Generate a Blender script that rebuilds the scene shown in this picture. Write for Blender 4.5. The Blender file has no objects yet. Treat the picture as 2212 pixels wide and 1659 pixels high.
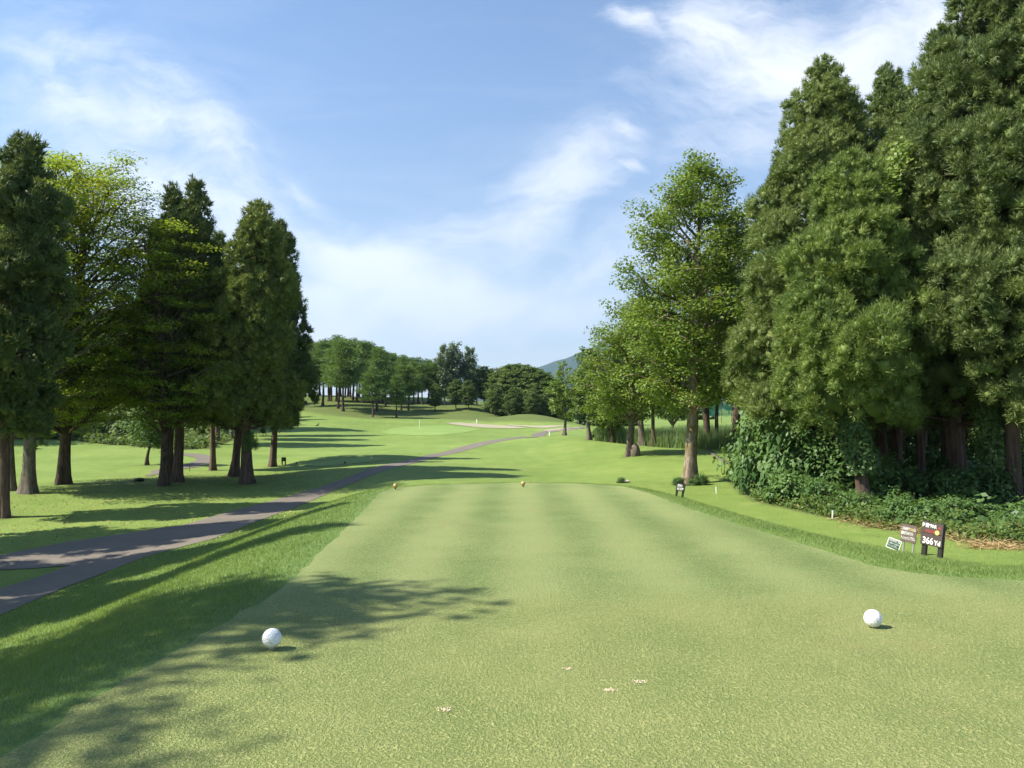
import bpy, bmesh, math, random
import numpy as np
from mathutils import Vector, Matrix, geometry

# ------------------------------------------------------------------ camera, sky, sun
sc = bpy.context.scene
R = math.radians
EYE = 1.6
PITCH = R(2.51)
cam_d = bpy.data.cameras.new('camera'); cam = bpy.data.objects.new('camera', cam_d)
sc.collection.objects.link(cam); sc.camera = cam
cam.location = (0, 0, EYE); cam.rotation_euler = (R(90) + PITCH, 0, 0)
cam_d.sensor_width = 36; cam_d.lens = 28.0; cam_d.clip_start = 0.05; cam_d.clip_end = 30000

SUN_EL, SUN_AZ = R(46), R(12)          # sun on the left, a little behind the camera
sd = Vector((math.cos(SUN_AZ) * math.cos(SUN_EL), math.sin(SUN_AZ) * math.cos(SUN_EL), -math.sin(SUN_EL)))
sun_d = bpy.data.lights.new('sun', 'SUN'); sun_d.energy = 5.0; sun_d.angle = R(0.55); sun_d.color = (1.0, 0.93, 0.80)
sun = bpy.data.objects.new('sun', sun_d); sc.collection.objects.link(sun)
sun.rotation_euler = sd.to_track_quat('-Z', 'Y').to_euler(); sun.location = (-30, 0, 40)

sc.view_settings.view_transform = 'Standard'; sc.view_settings.look = 'None'
sc.view_settings.gamma = 1.0; sc.view_settings.exposure = 0.98
sc.cycles.max_bounces = 5; sc.cycles.diffuse_bounces = 3; sc.cycles.transmission_bounces = 3
sc.cycles.glossy_bounces = 2; sc.cycles.transparent_max_bounces = 4
sc.cycles.use_denoising = True
sc.cycles.sample_clamp_indirect = 4

world = bpy.data.worlds.new("World"); sc.world = world; world.use_nodes = True


class NT:
    """small helper for wiring node trees"""
    def __init__(self, tree): self.t = tree; tree.nodes.clear()
    def n(self, typ, inputs=None, **kw):
        nd = self.t.nodes.new(typ)
        for k, v in kw.items(): setattr(nd, k, v)
        for k, v in (inputs or {}).items():
            s = nd.inputs[k]
            if isinstance(v, bpy.types.NodeSocket): self.t.links.new(v, s)
            else: s.default_value = v
        return nd
    def math(self, op, a, b=0.0, c=None, clamp=False):
        nd = self.t.nodes.new('ShaderNodeMath'); nd.operation = op; nd.use_clamp = clamp
        for i, v in enumerate((a, b) if c is None else (a, b, c)):
            if isinstance(v, bpy.types.NodeSocket): self.t.links.new(v, nd.inputs[i])
            else: nd.inputs[i].default_value = v
        return nd.outputs[0]
    def mix(self, f, a, b, blend='MIX'):
        nd = self.t.nodes.new('ShaderNodeMix'); nd.data_type = 'RGBA'; nd.blend_type = blend
        for s, v in ((nd.inputs[0], f), (nd.inputs[6], a), (nd.inputs[7], b)):
            if isinstance(v, bpy.types.NodeSocket): self.t.links.new(v, s)
            else: s.default_value = v if not isinstance(v, tuple) or len(v) == 4 else (*v, 1)
        return nd.outputs[2]
    def ramp(self, f, stops):
        nd = self.t.nodes.new('ShaderNodeValToRGB'); self.t.links.new(f, nd.inputs[0])
        el = nd.color_ramp.elements
        while len(el) < len(stops): el.new(0.5)
        for e, (p, c) in zip(el, stops):
            e.position = p; e.color = (c, c, c, 1) if isinstance(c, (int, float)) else (*c, 1)
        return nd.outputs[0]
    def noise(self, vec, scale, detail=4, rough=0.5, dist=0.0):
        nd = self.n('ShaderNodeTexNoise', {'Scale': scale, 'Detail': detail, 'Roughness': rough, 'Distortion': dist})
        if vec is not None: self.t.links.new(vec, nd.inputs['Vector'])
        return nd.outputs['Fac']


def build_world():
    t = NT(world.node_tree)
    sky = t.n('ShaderNodeTexSky', sky_type='NISHITA', sun_disc=False, sun_elevation=SUN_EL, sun_rotation=R(261),
              altitude=200, air_density=1.0, dust_density=0.6, ozone_density=2.0)
    co = t.n('ShaderNodeTexCoord').outputs['Generated']
    sep = t.n('ShaderNodeSeparateXYZ', {0: co})
    x, y, z = sep.outputs
    yy = t.math('MAXIMUM', y, 0.05)
    u = t.math('DIVIDE', x, yy); v = t.math('DIVIDE', z, yy)          # compass bearing and height of the clouds to the north
    den = t.math('ADD', t.math('MAXIMUM', z, 0.0), 0.16)
    cx = t.math('DIVIDE', x, den); cy = t.math('DIVIDE', y, den)        # flat cloud deck seen in perspective
    deck = t.n('ShaderNodeCombineXYZ', {0: cx, 1: cy, 2: 0.0}).outputs[0]
    mp = t.n('ShaderNodeMapping', {'Vector': deck, 'Rotation': (0, 0, R(38)), 'Scale': (0.9, 2.0, 1)}).outputs[0]
    wisp = t.noise(mp, 1.5, 9, 0.58, 0.9)
    warp_ = t.n('ShaderNodeTexNoise', {'Vector': t.n('ShaderNodeCombineXYZ', {0: u, 1: v, 2: 0.7}).outputs[0], 'Scale': 3.0, 'Detail': 7.0}).outputs['Color']
    uv0 = t.n('ShaderNodeCombineXYZ', {0: u, 1: v, 2: 0.3}).outputs[0]
    off = t.n('ShaderNodeVectorMath', {0: warp_, 1: (0.5, 0.5, 0.5)}, operation='SUBTRACT').outputs[0]
    off = t.n('ShaderNodeVectorMath', {0: off, 'Scale': 0.26}, operation='SCALE').outputs[0]
    uvw = t.n('ShaderNodeVectorMath', {0: uv0, 1: off}, operation='ADD').outputs[0]
    sw = t.n('ShaderNodeSeparateXYZ', {0: uvw}).outputs
    def streak(tilt, sx, sy, sc_, det=8, ro=.6):
        m_ = t.n('ShaderNodeMapping', {'Vector': uvw, 'Rotation': (0, 0, R(tilt)), 'Scale': (sx, sy, 1)}).outputs[0]
        return t.noise(m_, sc_, det, ro, .25)
    nA = streak(28, 1.0, 2.6, 7.5, 10, .66)       # streaks falling to the right (left half)
    nB = streak(-30, 1.0, 2.4, 8.0, 10, .66)      # streaks rising to the right (right half)
    nC = streak(-8, 1.0, 1.9, 5.0, 10, .6)

    def blob(px, py, rx, ry, tilt, amp):
        cu, cv = (px - 1106) / 1720, (905 - py) / 1720
        c, s = math.cos(R(tilt)), math.sin(R(tilt))
        du = t.math('SUBTRACT', sw[0], cu); dv = t.math('SUBTRACT', sw[1], cv)
        a = t.math('ADD', t.math('MULTIPLY', du, c / rx), t.math('MULTIPLY', dv, s / rx))
        b = t.math('ADD', t.math('MULTIPLY', du, -s / ry), t.math('MULTIPLY', dv, c / ry))
        q = t.math('ADD', t.math('MULTIPLY', a, a), t.math('MULTIPLY', b, b))
        return t.math('MULTIPLY', t.math('EXPONENT', t.math('MULTIPLY', q, -1.0)), amp)
    def group(blobs, nz, lo, hi):
        acc = None
        for b_ in blobs:
            o = blob(*b_); acc = o if acc is None else t.math('MAXIMUM', acc, o)
        # the cloud edge follows where mask plus noise crosses a threshold
        q = t.math('ADD', t.math('MULTIPLY', acc, 0.9), t.math('MULTIPLY', t.math('SUBTRACT', nz, 0.5), 2.2))
        k = t.n('ShaderNodeMapRange', {'Value': q, 'From Min': lo, 'From Max': hi}, interpolation_type='SMOOTHSTEP').outputs[0]
        return t.math('MULTIPLY', k, t.math('MINIMUM', acc, 1.0))
    g1 = group([(790, 550, .14, .055, -10, 1.2), (700, 640, .20, .085, 0, 1.15), (930, 640, .20, .065, -14, 1.1), (1080, 700, .24, .05, -4, .8), (620, 540, .12, .08, 0, .8)], nC, -.05, 1.1)
    g2 = group([(480, 310, .22, .065, -36, .85), (300, 220, .14, .09, -20, .85), (110, 190, .16, .12, -20, .80), (300, 430, .22, .10, 0, 1.1), (690, 370, .12, .03, -40, .70), (540, 470, .20, .09, -20, .85), (60, 60, .14, .08, 0, .45)], nA, -.05, 1.25)
    g3 = group([(1720, 100, .19, .10, 12, 1.0), (1390, 50, .09, .030, -35, .9), (1540, 60, .10, .09, 20, .95), (1980, 60, .20, .14, 0, .95), (1180, 430, .19, .07, 30, .85), (1000, 490, .14, .06, 20, .75),
                (1345, 318, .05, .018, 0, .9), (1352, 388, .040, .014, -25, .85), (1450, 560, .3, .12, 10, .55), (1640, 280, .18, .05, 20, .70), (1250, 610, .22, .06, 12, .7)], nB, -.05, 1.15)
    cl = t.math('MAXIMUM', t.math('MAXIMUM', g1, g2), g3)
    veil = t.ramp(wisp, [(0.45, 0.0), (0.85, 0.16)])
    low = t.math('EXPONENT', t.math('MULTIPLY', t.math('MAXIMUM', v, 0.0), -7.0))
    veil = t.math('ADD', veil, t.math('MULTIPLY', low, 0.78))
    f = t.math('ADD', t.math('MULTIPLY', cl, 0.97), t.math('MULTIPLY', veil, t.math('SUBTRACT', 1.0, cl)), clamp=True)
    f = t.math('MINIMUM', f, 0.97)
    skyc = t.mix(1.0, sky.outputs[0], (1.0, 0.99, 1.02, 1), 'MULTIPLY')
    vd = t.n('ShaderNodeMapRange', {'Value': v, 'From Min': 0.0, 'From Max': 0.42, 'To Min': 0.74, 'To Max': 1.0}).outputs[0]
    skyc = t.n('ShaderNodeVectorMath', {0: skyc, 'Scale': vd}, operation='SCALE').outputs[0]
    hs = t.n('ShaderNodeHueSaturation', {'Saturation': 1.08, 'Color': skyc}); skyc = hs.outputs[0]
    col = t.mix(f, skyc, (6.1, 6.2, 6.5, 1))
    bg = t.n('ShaderNodeBackground', {'Color': col, 'Strength': 0.100})
    out = t.n('ShaderNodeOutputWorld', {'Surface': bg.outputs[0]})
build_world()

# ------------------------------------------------------------------ small helpers
F0, CX, HZ = 1720.0, 1106.0, 905.0
cp, sp_ = math.cos(PITCH), math.sin(PITCH)
def bear(px, py):
    """bearing (x/y) and slope (z/y) of a sight line"""
    x = (px - CX) / F0; y = (829.5 - py) / F0
    Yd = cp - y * sp_; Zd = sp_ + y * cp
    return x / Yd, Zd / Yd
def at(px, py, Y):
    a, b = bear(px, py); return a * Y, Y, EYE + b * Y

col = sc.collection
def np_mesh(name, V, F, mat=None, smooth=False):
    V = np.asarray(V, dtype=np.float32); F = np.asarray(F, dtype=np.int32)
    me = bpy.data.meshes.new(name); k = F.shape[1]
    me.vertices.add(len(V)); me.vertices.foreach_set('co', V.ravel())
    me.loops.add(F.size); me.loops.foreach_set('vertex_index', F.ravel())
    me.polygons.add(len(F)); me.polygons.foreach_set('loop_start', np.arange(len(F), dtype=np.int32) * k)
    if smooth: me.polygons.foreach_set('use_smooth', np.ones(len(F), dtype=bool))
    me.update(calc_edges=True)
    if mat: me.materials.append(mat)
    return me
def obj(name, me, parent=None, loc=None):
    o = bpy.data.objects.new(name, me); col.objects.link(o)
    if parent: o.parent = parent
    if loc is not None: o.location = loc
    return o
def tag(o, label=None, cat=None, group=None, kind=None):
    if label: o['label'] = label
    if cat: o['category'] = cat
    if group: o['group'] = group
    if kind: o['kind'] = kind
    return o
def thing(name, label, cat, loc, group=None, rz=0.0):
    o = bpy.data.objects.new(name, None); col.objects.link(o); o.empty_display_size = 0.3
    o.location = loc; o.rotation_euler = (0, 0, rz)
    return tag(o, label, cat, group)

# ------------------------------------------------------------------ materials
def new_mat(name):
    m = bpy.data.materials.new(name); m.use_nodes = True
    return m, NT(m.node_tree)
def simple(name, c, rough=0.6, metal=0.0, bump=0.0, bscale=60, var=0.12, vscale=8):
    m, t = new_mat(name)
    co = t.n('ShaderNodeTexCoord').outputs['Object']
    nz = t.noise(co, vscale, 5, 0.6)
    cc = t.mix(t.math('MULTIPLY', t.math('SUBTRACT', nz, 0.5), 2.0, clamp=True), (*c, 1), tuple(x * (1 - var * 2.5) for x in c) + (1,))
    b = t.n('ShaderNodeBsdfPrincipled', {'Base Color': cc, 'Roughness': rough, 'Metallic': metal})
    if bump:
        bp = t.n('ShaderNodeBump', {'Strength': bump, 'Distance': 0.01, 'Height': t.noise(co, bscale, 4)})
        t.t.links.new(bp.outputs[0], b.inputs['Normal'])
    t.n('ShaderNodeOutputMaterial', {'Surface': b.outputs[0]})
    return m
def leaf_mat(name, c1, c2, trans=0.35, rough=0.55, third=None, spec=0.3, patch=0.35):
    m, t = new_mat(name)
    g = t.n('ShaderNodeNewGeometry')
    rnd = g.outputs['Random Per Island']
    oi = t.n('ShaderNodeObjectInfo').outputs['Random']
    big = t.noise(g.outputs['Position'], patch, 3)
    f = t.math('ADD', t.math('MULTIPLY', rnd, 0.65), t.math('MULTIPLY', t.math('SUBTRACT', big, 0.5), 1.3))
    f = t.math('ADD', f, t.math('MULTIPLY', oi, 0.3), clamp=True)
    c = t.mix(f, (*c1, 1), (*c2, 1))
    if third:
        pick = t.math('GREATER_THAN', t.math('ADD', t.math('MULTIPLY', big, 0.7), t.math('MULTIPLY', rnd, 0.5)), 0.86)
        c = t.mix(t.math('MULTIPLY', pick, 0.7), c, (*third, 1))
    b = t.n('ShaderNodeBsdfPrincipled', {'Base Color': c, 'Roughness': rough, 'Specular IOR Level': spec})
    tc = t.mix(1.0, c, (1.35, 1.25, 0.55, 1), 'MULTIPLY')
    tr = t.n('ShaderNodeBsdfTranslucent', {'Color': tc})
    mx = t.n('ShaderNodeMixShader', {0: trans, 1: b.outputs[0], 2: tr.outputs[0]})
    t.n('ShaderNodeOutputMaterial', {'Surface': mx.outputs[0]})
    return m
def bark_mat(name, c1, c2, moss=None, zs=0.25, scale=14):
    m, t = new_mat(name)
    co = t.n('ShaderNodeTexCoord').outputs['Object']
    mp = t.n('ShaderNodeMapping', {'Vector': co, 'Scale': (1, 1, zs)}).outputs[0]
    a = t.noise(mp, scale, 6, 0.65, 0.4)
    c = t.mix(t.ramp(a, [(0.35, 0.0), (0.65, 1.0)]), (*c1, 1), (*c2, 1))
    if moss:
        mo = t.noise(co, 1.7, 5, 0.7)
        c = t.mix(t.ramp(mo, [(0.47, 0.0), (0.60, 0.85)]), c, (*moss, 1))
    bp = t.n('ShaderNodeBump', {'Strength': 0.9, 'Distance': 0.03, 'Height': a})
    b = t.n('ShaderNodeBsdfPrincipled', {'Base Color': c, 'Roughness': 0.9, 'Normal': bp.outputs[0], 'Specular IOR Level': 0.2})
    t.n('ShaderNodeOutputMaterial', {'Surface': b.outputs[0]})
    return m

M = {}
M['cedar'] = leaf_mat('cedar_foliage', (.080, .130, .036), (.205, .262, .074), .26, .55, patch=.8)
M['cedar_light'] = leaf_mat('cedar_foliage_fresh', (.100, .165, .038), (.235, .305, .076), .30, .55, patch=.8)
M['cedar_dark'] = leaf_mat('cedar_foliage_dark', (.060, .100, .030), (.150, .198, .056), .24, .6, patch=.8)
M['cedar_brown'] = leaf_mat('cedar_foliage_olive', (.085, .130, .030), (.200, .245, .056), .25, .6, patch=.5)
M['broad'] = leaf_mat('broad_foliage', (.105, .182, .030), (.215, .295, .056), .38, .48, spec=.35, patch=.6)
M['broad2'] = leaf_mat('broad_foliage_yellow', (.120, .200, .030), (.220, .290, .055), .36, .45, patch=.5)
M['layer'] = leaf_mat('layered_foliage', (.140, .220, .032), (.270, .350, .055), .60, .5, third=(.26, .20, .03), patch=.35)
M['larch'] = leaf_mat('larch_foliage', (.085, .160, .042), (.155, .235, .065), .34, .6, patch=.2)
M['woods'] = leaf_mat('woods_foliage', (.075, .135, .036), (.155, .220, .060), .32, .6, patch=.2)
M['poplar'] = leaf_mat('poplar_foliage', (.090, .150, .060), (.170, .220, .110), .25, .45, patch=.3)
M['shrub'] = leaf_mat('shrub_foliage', (.062, .135, .036), (.145, .240, .072), .32, .5, spec=.3, patch=1.2)
M['ivy'] = leaf_mat('ivy_foliage', (.052, .115, .028), (.120, .200, .056), .30, .4, spec=.5, patch=1.5)
M['reed'] = leaf_mat('reed_foliage', (.110, .190, .075), (.230, .300, .125), .42, .5, patch=.6)
M['weed'] = leaf_mat('weed_foliage', (.080, .150, .035), (.170, .230, .060), .32, .5, third=(.27, .20, .10), patch=1.6)
M['straw'] = leaf_mat('dry_clippings', (.30, .20, .09), (.50, .38, .20), .15, .7, patch=2)
M['rough_blade'] = leaf_mat('rough_grass_blades', (.135, .215, .058), (.275, .360, .120), .38, .5, patch=.7)
M['lawn_blade'] = leaf_mat('lawn_grass_blades', (.150, .225, .050), (.270, .340, .095), .38, .5, patch=.5)
M['tee_blade'] = leaf_mat('tee_grass_blades', (.150, .225, .062), (.430, .480, .190), .36, .5, third=(.46, .42, .21), patch=1.3)
M['bark'] = bark_mat('bark_brown', (.045, .032, .024), (.13, .095, .07))
M['bark_grey'] = bark_mat('bark_grey', (.075, .060, .045), (.20, .17, .135))
M['bark_moss'] = bark_mat('bark_mossy', (.15, .12, .09), (.34, .28, .21), moss=(.13, .10, .025))
M['bark_red'] = bark_mat('bark_cedar', (.060, .040, .030), (.16, .11, .085), zs=.12)
M['bark_pale'] = bark_mat('bark_pale', (.2, .18, .15), (.42, .39, .34))


def ground_mat(name, stops, bump=.5, fine=30, tuft=.22, stripes=False, dry=0.0):
    """grass seen from above: clumps, fine grain, faint mowing bands, zone colours stored on the terrain"""
    m, t = new_mat(name)
    co = t.n('ShaderNodeNewGeometry').outputs['Position']
    a = t.noise(co, 0.16, 4, 0.6); b = t.noise(co, 1.3, 5, 0.65); c = t.ramp(t.noise(co, fine, 3, 0.8), [(.36, 0.0), (.64, 1.0)])  # grain colour paints in dark soil and the shade between blades
    f = t.math('ADD', t.math('ADD', t.math('MULTIPLY', a, .40), t.math('MULTIPLY', b, .32)), t.math('MULTIPLY', c, tuft))
    if stripes:
        sx = t.n('ShaderNodeSeparateXYZ', {0: co}).outputs[0]
        w = t.math('SINE', t.math('ADD', t.math('MULTIPLY', sx, 2 * math.pi / 1.25), t.math('MULTIPLY', b, .8)))
        sy = t.n('ShaderNodeSeparateXYZ', {0: co}).outputs[1]
        farp = t.n('ShaderNodeMapRange', {'Value': t.math('ADD', sy, t.math('MULTIPLY', b, .9)), 'From Min': 7.3, 'From Max': 8.1}).outputs[0]
        f = t.math('ADD', f, t.math('MULTIPLY', w, t.math('MULTIPLY_ADD', farp, .085, .015)))
        f = t.math('ADD', f, t.math('MULTIPLY', farp, .015))
        sy = t.n('ShaderNodeSeparateXYZ', {0: co}).outputs[1]
        w2 = t.math('SINE', t.math('ADD', t.math('MULTIPLY', sy, 2 * math.pi / 3.4), t.math('MULTIPLY', b, 2.5)))
        f = t.math('ADD', f, t.math('MULTIPLY', w2, .015))
    cc = t.ramp(f, stops)
    if stripes: cc = t.mix(farp, t.mix(1.0, cc, (1.03, 1.0, .95, 1), 'MULTIPLY'), t.mix(1.0, cc, (.96, 1.0, .98, 1), 'MULTIPLY'))
    if dry:
        d = t.noise(co, 0.55, 6, 0.7)
        cc = t.mix(t.ramp(d, [(0.58, 0.0), (0.72, dry)]), cc, (.42, .36, .16, 1))
    bp = t.n('ShaderNodeBump', {'Strength': bump, 'Distance': 0.02, 'Height': c})
    bs = t.n('ShaderNodeBsdfPrincipled', {'Base Color': cc, 'Roughness': .8, 'Specular IOR Level': .15, 'Normal': bp.outputs[0]})
    t.n('ShaderNodeOutputMaterial', {'Surface': bs.outputs[0]})
    return m, t, cc, bs
m, t, cc, bs = ground_mat('ground_grass', [(.36, (.135, .205, .045)), (.52, (.195, .275, .065)), (.68, (.270, .335, .090))], dry=.3)
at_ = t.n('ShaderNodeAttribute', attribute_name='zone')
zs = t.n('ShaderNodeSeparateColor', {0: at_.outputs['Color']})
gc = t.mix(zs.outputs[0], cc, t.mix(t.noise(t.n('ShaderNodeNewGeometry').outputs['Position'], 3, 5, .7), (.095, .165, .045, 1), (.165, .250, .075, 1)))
soil_with_shade = t.mix(t.noise(t.n('ShaderNodeNewGeometry').outputs['Position'], 1.5, 6, .7), (.038, .052, .018, 1), (.095, .092, .038, 1))  # soil and grass tones, darkened to paint in shade below the left wood
gc = t.mix(zs.outputs[1], gc, soil_with_shade)
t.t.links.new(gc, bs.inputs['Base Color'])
M['ground'] = m
M['tee'] = ground_mat('tee_grass', [(.26, (.175, .250, .080)), (.48, (.285, .360, .125)), (.70, (.430, .475, .190))], bump=1.0, fine=55, tuft=.42, stripes=True, dry=.35)[0]
M['green'] = ground_mat('green_grass', [(.4, (.180, .272, .068)), (.6, (.235, .325, .092))], bump=.2)[0]

def asphalt():
    m, t = new_mat('asphalt_path')
    co = t.n('ShaderNodeNewGeometry').outputs['Position']
    a = t.noise(co, 90, 3, .8); b = t.noise(co, .8, 5, .6)
    c = t.mix(t.ramp(a, [(.3, 0), (.7, 1)]), (.085, .073, .057, 1), (.200, .173, .138, 1))
    c = t.mix(t.ramp(b, [(.42, 0), (.65, .6)]), c, (.19, .16, .125, 1))
    bp = t.n('ShaderNodeBump', {'Strength': .5, 'Distance': .008, 'Height': a})
    s = t.n('ShaderNodeBsdfPrincipled', {'Base Color': c, 'Roughness': .9, 'Normal': bp.outputs[0]})
    t.n('ShaderNodeOutputMaterial', {'Surface': s.outputs[0]}); return m
M['path'] = asphalt()
M['sand'] = simple('bunker_sand', (.33, .29, .20), .95, var=.08, vscale=.6)
M['divot'] = simple('divot_sand', (.62, .52, .36), .95, bump=.5)
M['hill'] = leaf_mat('mountain_forest', (.012, .030, .022), (.028, .052, .030), 0, .9, patch=.004)

# ------------------------------------------------------------------ terrain
cps = []
for q in [(10,1118,22.6),(60,1065,27.5),(140,1045,31),(375,1040,32),(535,1045,31.5),(250,1020,38),(320,1005,42),(430,985,50),(250,960,58),(60,952,60),
          (200,938,66),(330,905,82),(120,890,90),(720,1060,28.8),(830,1015,35),(950,985,46),(1050,960,58),(1150,943,75),(1100,1030,33),(1300,1000,40),(1200,970,50),
          (1450,1055,27.5),(1490,1045,30),(613,1003,46),(740,997,45),(803,992,47),(700,960,62),(600,930,80),(560,903,95),(640,905,95),(700,917,85),(800,930,82),
          (950,935,80),(900,950,68),(1050,916,97),(960,915,97),(1150,923,92),(1135,904,108),(1240,914,104),(1060,912,104),(1190,935,80),(1219,942,60),(1272,952,54),(1360,985,41),
          (1385,962,50),(1450,966,48),(1525,966,47),(1588,966,44),(1350,958,56),(1500,953,60),(1300,925,110),(1450,916,120),(1450,903,160),(1580,907,130),(1250,896,150),
          (1250,872,200),(1600,893,190),(742,895,105),(803,900,106),(857,898,109),(906,882,121),(974,883,122),(1045,882,124),(1080,905,112),(1180,908,114),
          (700,854,150),(600,852,150),(850,858,150),(950,862,155),(1050,868,160),(600,880,118),(1650,1075,24),(1800,1120,19),(2183,1118,20),(2028,1215,11.5),
          (2212,1175,14.5),(1900,1082,24),(1650,1010,34),(1700,960,50)]:
    cps.append(at(*q))
cps += [(-7.4,8,-1.2),(-7.4,14,-1.2),(-10,12,-1.25),(-14,12,-1.25),(-14,4,-1.2),(-8,2,-1.15),(-20,18,-1.2),(-26,30,-1.1),(-4.8,10,-.75),(-4.6,5,-.8),(-5,15,-.75),
        (0,25,-.9),(-3,24,-.95),(3.5,23,-.9),(5.5,16,-.75),(2,121,1.0),(-50,200,4),(-20,250,2),(30,250,4),(100,250,6),(-60,100,4),(-60,50,.6),(-100,150,6),(-40,40,-.3),
        (0,500,2),(300,500,5),(-300,500,5),(0,2000,5),(2000,2000,5),(-2000,2000,5),(0,8000,5),(9000,8000,5),(-9000,8000,5),(20,25,-.9),(25,15,-.9),(30,40,-.6),(40,80,.6),
        (15,8,-.5),(20,3,-.5),(6.5,9.5,-.3),(30,-10,-.5),(0,-18,-.3),(-15,-10,-1.2),(-40,0,-1.2),(50,10,-.8),(60,-15,-.8),(-50,-15,-1)]
cps = np.array(cps, dtype=np.float64)
def warp(x, y): return np.stack([2.0 * x / (y + 26.0), np.log(y + 26.0)], -1)
def tps_fit(P, z, lam=2e-4):
    n = len(P); d = np.linalg.norm(P[:, None] - P[None], axis=2)
    K = np.where(d > 1e-9, d * d * np.log(np.maximum(d, 1e-9)), 0) + lam * np.eye(n)
    A = np.zeros((n + 3, n + 3)); A[:n, :n] = K; A[:n, n] = 1; A[:n, n + 1:] = P
    A[n, :n] = 1; A[n + 1:, :n] = P.T
    return np.linalg.solve(A, np.concatenate([z, np.zeros(3)]))
WP = warp(cps[:, 0], cps[:, 1]); TW = tps_fit(WP, cps[:, 2])
def tps(x, y):
    q = warp(x, y); out = np.zeros(len(q))
    for i in range(0, len(q), 40000):
        Q = q[i:i + 40000]; d2 = ((Q[:, None] - WP[None]) ** 2).sum(2)
        out[i:i + 40000] = (0.5 * d2 * np.log(np.maximum(d2, 1e-18))) @ TW[:-3] + TW[-3] + Q @ TW[-2:]
    return out
TEE = np.array([(-2.45,-14),(-2.42,3.5),(-2.38,5.0),(-2.15,7.4),(-2.45,12),(-2.85,17.2),(-2.75,18.5),(-2.0,19.4),(0,20.1),(1.6,19.9),(2.6,19.1),(2.95,17.2),(3.2,14.1),
                (3.44,12.0),(3.66,10.6),(3.83,9.5),(3.92,8.75),(4.15,8.3),(4.6,8.08),(5.3,7.9),(8,7.7),(14,7.4),(14,-14)], dtype=float)
def inside(poly, x, y):
    r = np.zeros(x.shape, bool); n = len(poly)
    for i in range(n):
        x1, y1 = poly[i]; x2, y2 = poly[(i + 1) % n]
        c = ((y1 > y) != (y2 > y)) & (x < (x2 - x1) * (y - y1) / ((y2 - y1) or 1e-12) + x1)
        r ^= c
    return r
def dist(poly, x, y, closed=True):
    d = np.full(x.shape, 1e9); n = len(poly)
    for i in range(n if closed else n - 1):
        a = poly[i]; b = poly[(i + 1) % n]; ab = b - a
        t_ = np.clip(((x - a[0]) * ab[0] + (y - a[1]) * ab[1]) / (ab @ ab), 0, 1)
        d = np.minimum(d, np.hypot(x - a[0] - t_ * ab[0], y - a[1] - t_ * ab[1]))
    return d
def sstep(t_): t_ = np.clip(t_, 0, 1); return t_ * t_ * (3 - 2 * t_)
GA = np.linspace(-1, 1, 460); GA = 3.2 * (0.45 * GA + 0.55 * GA ** 3)
GB = np.linspace(math.log(5.0), math.log(14000.0), 640)
AA, BB = np.meshgrid(GA, GB)
YY = np.exp(BB) - 26.0; XX = AA * (YY + 26.0) / 2.0
GZ = tps(XX.ravel(), YY.ravel()).reshape(XX.shape)
near = YY < 60
dt = np.where(inside(TEE, XX, YY), 0.0, dist(TEE, XX, YY))
GZ = GZ * sstep(dt / 3.2)
# the low forward tee and gentle swells of the fairway
fx, fy, _ = at(735, 995, 46)
GZ += 0.32 * np.exp(-(((XX - fx) / 4.6) ** 4 + ((YY - fy) / 3.2) ** 4))
mx_, my_, _ = at(1138, 905, 107)
GZ += 0.45 * np.exp(-(((XX - mx_) / 6.0) ** 2 + ((YY - my_) / 4.0) ** 2))
amp = np.clip((YY - 25) / 60, 0, 1) * 0.10
GZ += amp * (np.sin(XX * .31 + YY * .13) + np.sin(XX * .17 - YY * .23 + 1.3)) * (YY < 400)
def Gz(x, y):
    x = np.atleast_1d(np.asarray(x, float)); y = np.atleast_1d(np.asarray(y, float))
    a = 2 * x / (y + 26.0); b = np.log(y + 26.0)
    i = np.clip(np.searchsorted(GA, a) - 1, 0, len(GA) - 2); j = np.clip(np.searchsorted(GB, b) - 1, 0, len(GB) - 2)
    # world-linear interpolation inside a cell
    ya, yb = np.exp(GB[j]) - 26, np.exp(GB[j + 1]) - 26
    v = (y - ya) / (yb - ya); u = (a - GA[i]) / (GA[i + 1] - GA[i])
    return (GZ[j, i] * (1 - u) + GZ[j, i + 1] * u) * (1 - v) + (GZ[j + 1, i] * (1 - u) + GZ[j + 1, i + 1] * u) * v
def gz(x, y): return float(Gz(x, y)[0])
def hit(px, py, ymax=260):
    """where the sight line through this point of the view meets the ground"""
    a, b = bear(px, py)
    ys = np.exp(np.linspace(math.log(2.5), math.log(ymax), 1500)); g = Gz(a * ys, ys) - (EYE + b * ys)
    k = np.argmax(g > 0)
    if g[k] <= 0: k = len(ys) - 1
    y1, y0 = ys[k], ys[max(k - 1, 0)]; g1, g0 = g[k], g[max(k - 1, 0)]
    y = y0 + (y1 - y0) * (0 - g0) / ((g1 - g0) or 1)
    return a * y, y, gz(a * y, y)
def base(px, Y):
    a, _ = bear(px, HZ); return a * Y, Y, gz(a * Y, Y)
def H_of(px, ytop, Y):
    return EYE + bear(px, ytop)[1] * Y - base(px, Y)[2]

nb, na = XX.shape
idx = np.arange(nb * na).reshape(nb, na)
quads = np.stack([idx[:-1, :-1], idx[:-1, 1:], idx[1:, 1:], idx[1:, :-1]], -1).reshape(-1, 4)
gme = np_mesh('ground', np.stack([XX, YY, GZ], -1).reshape(-1, 3), quads, M['ground'], True)

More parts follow.
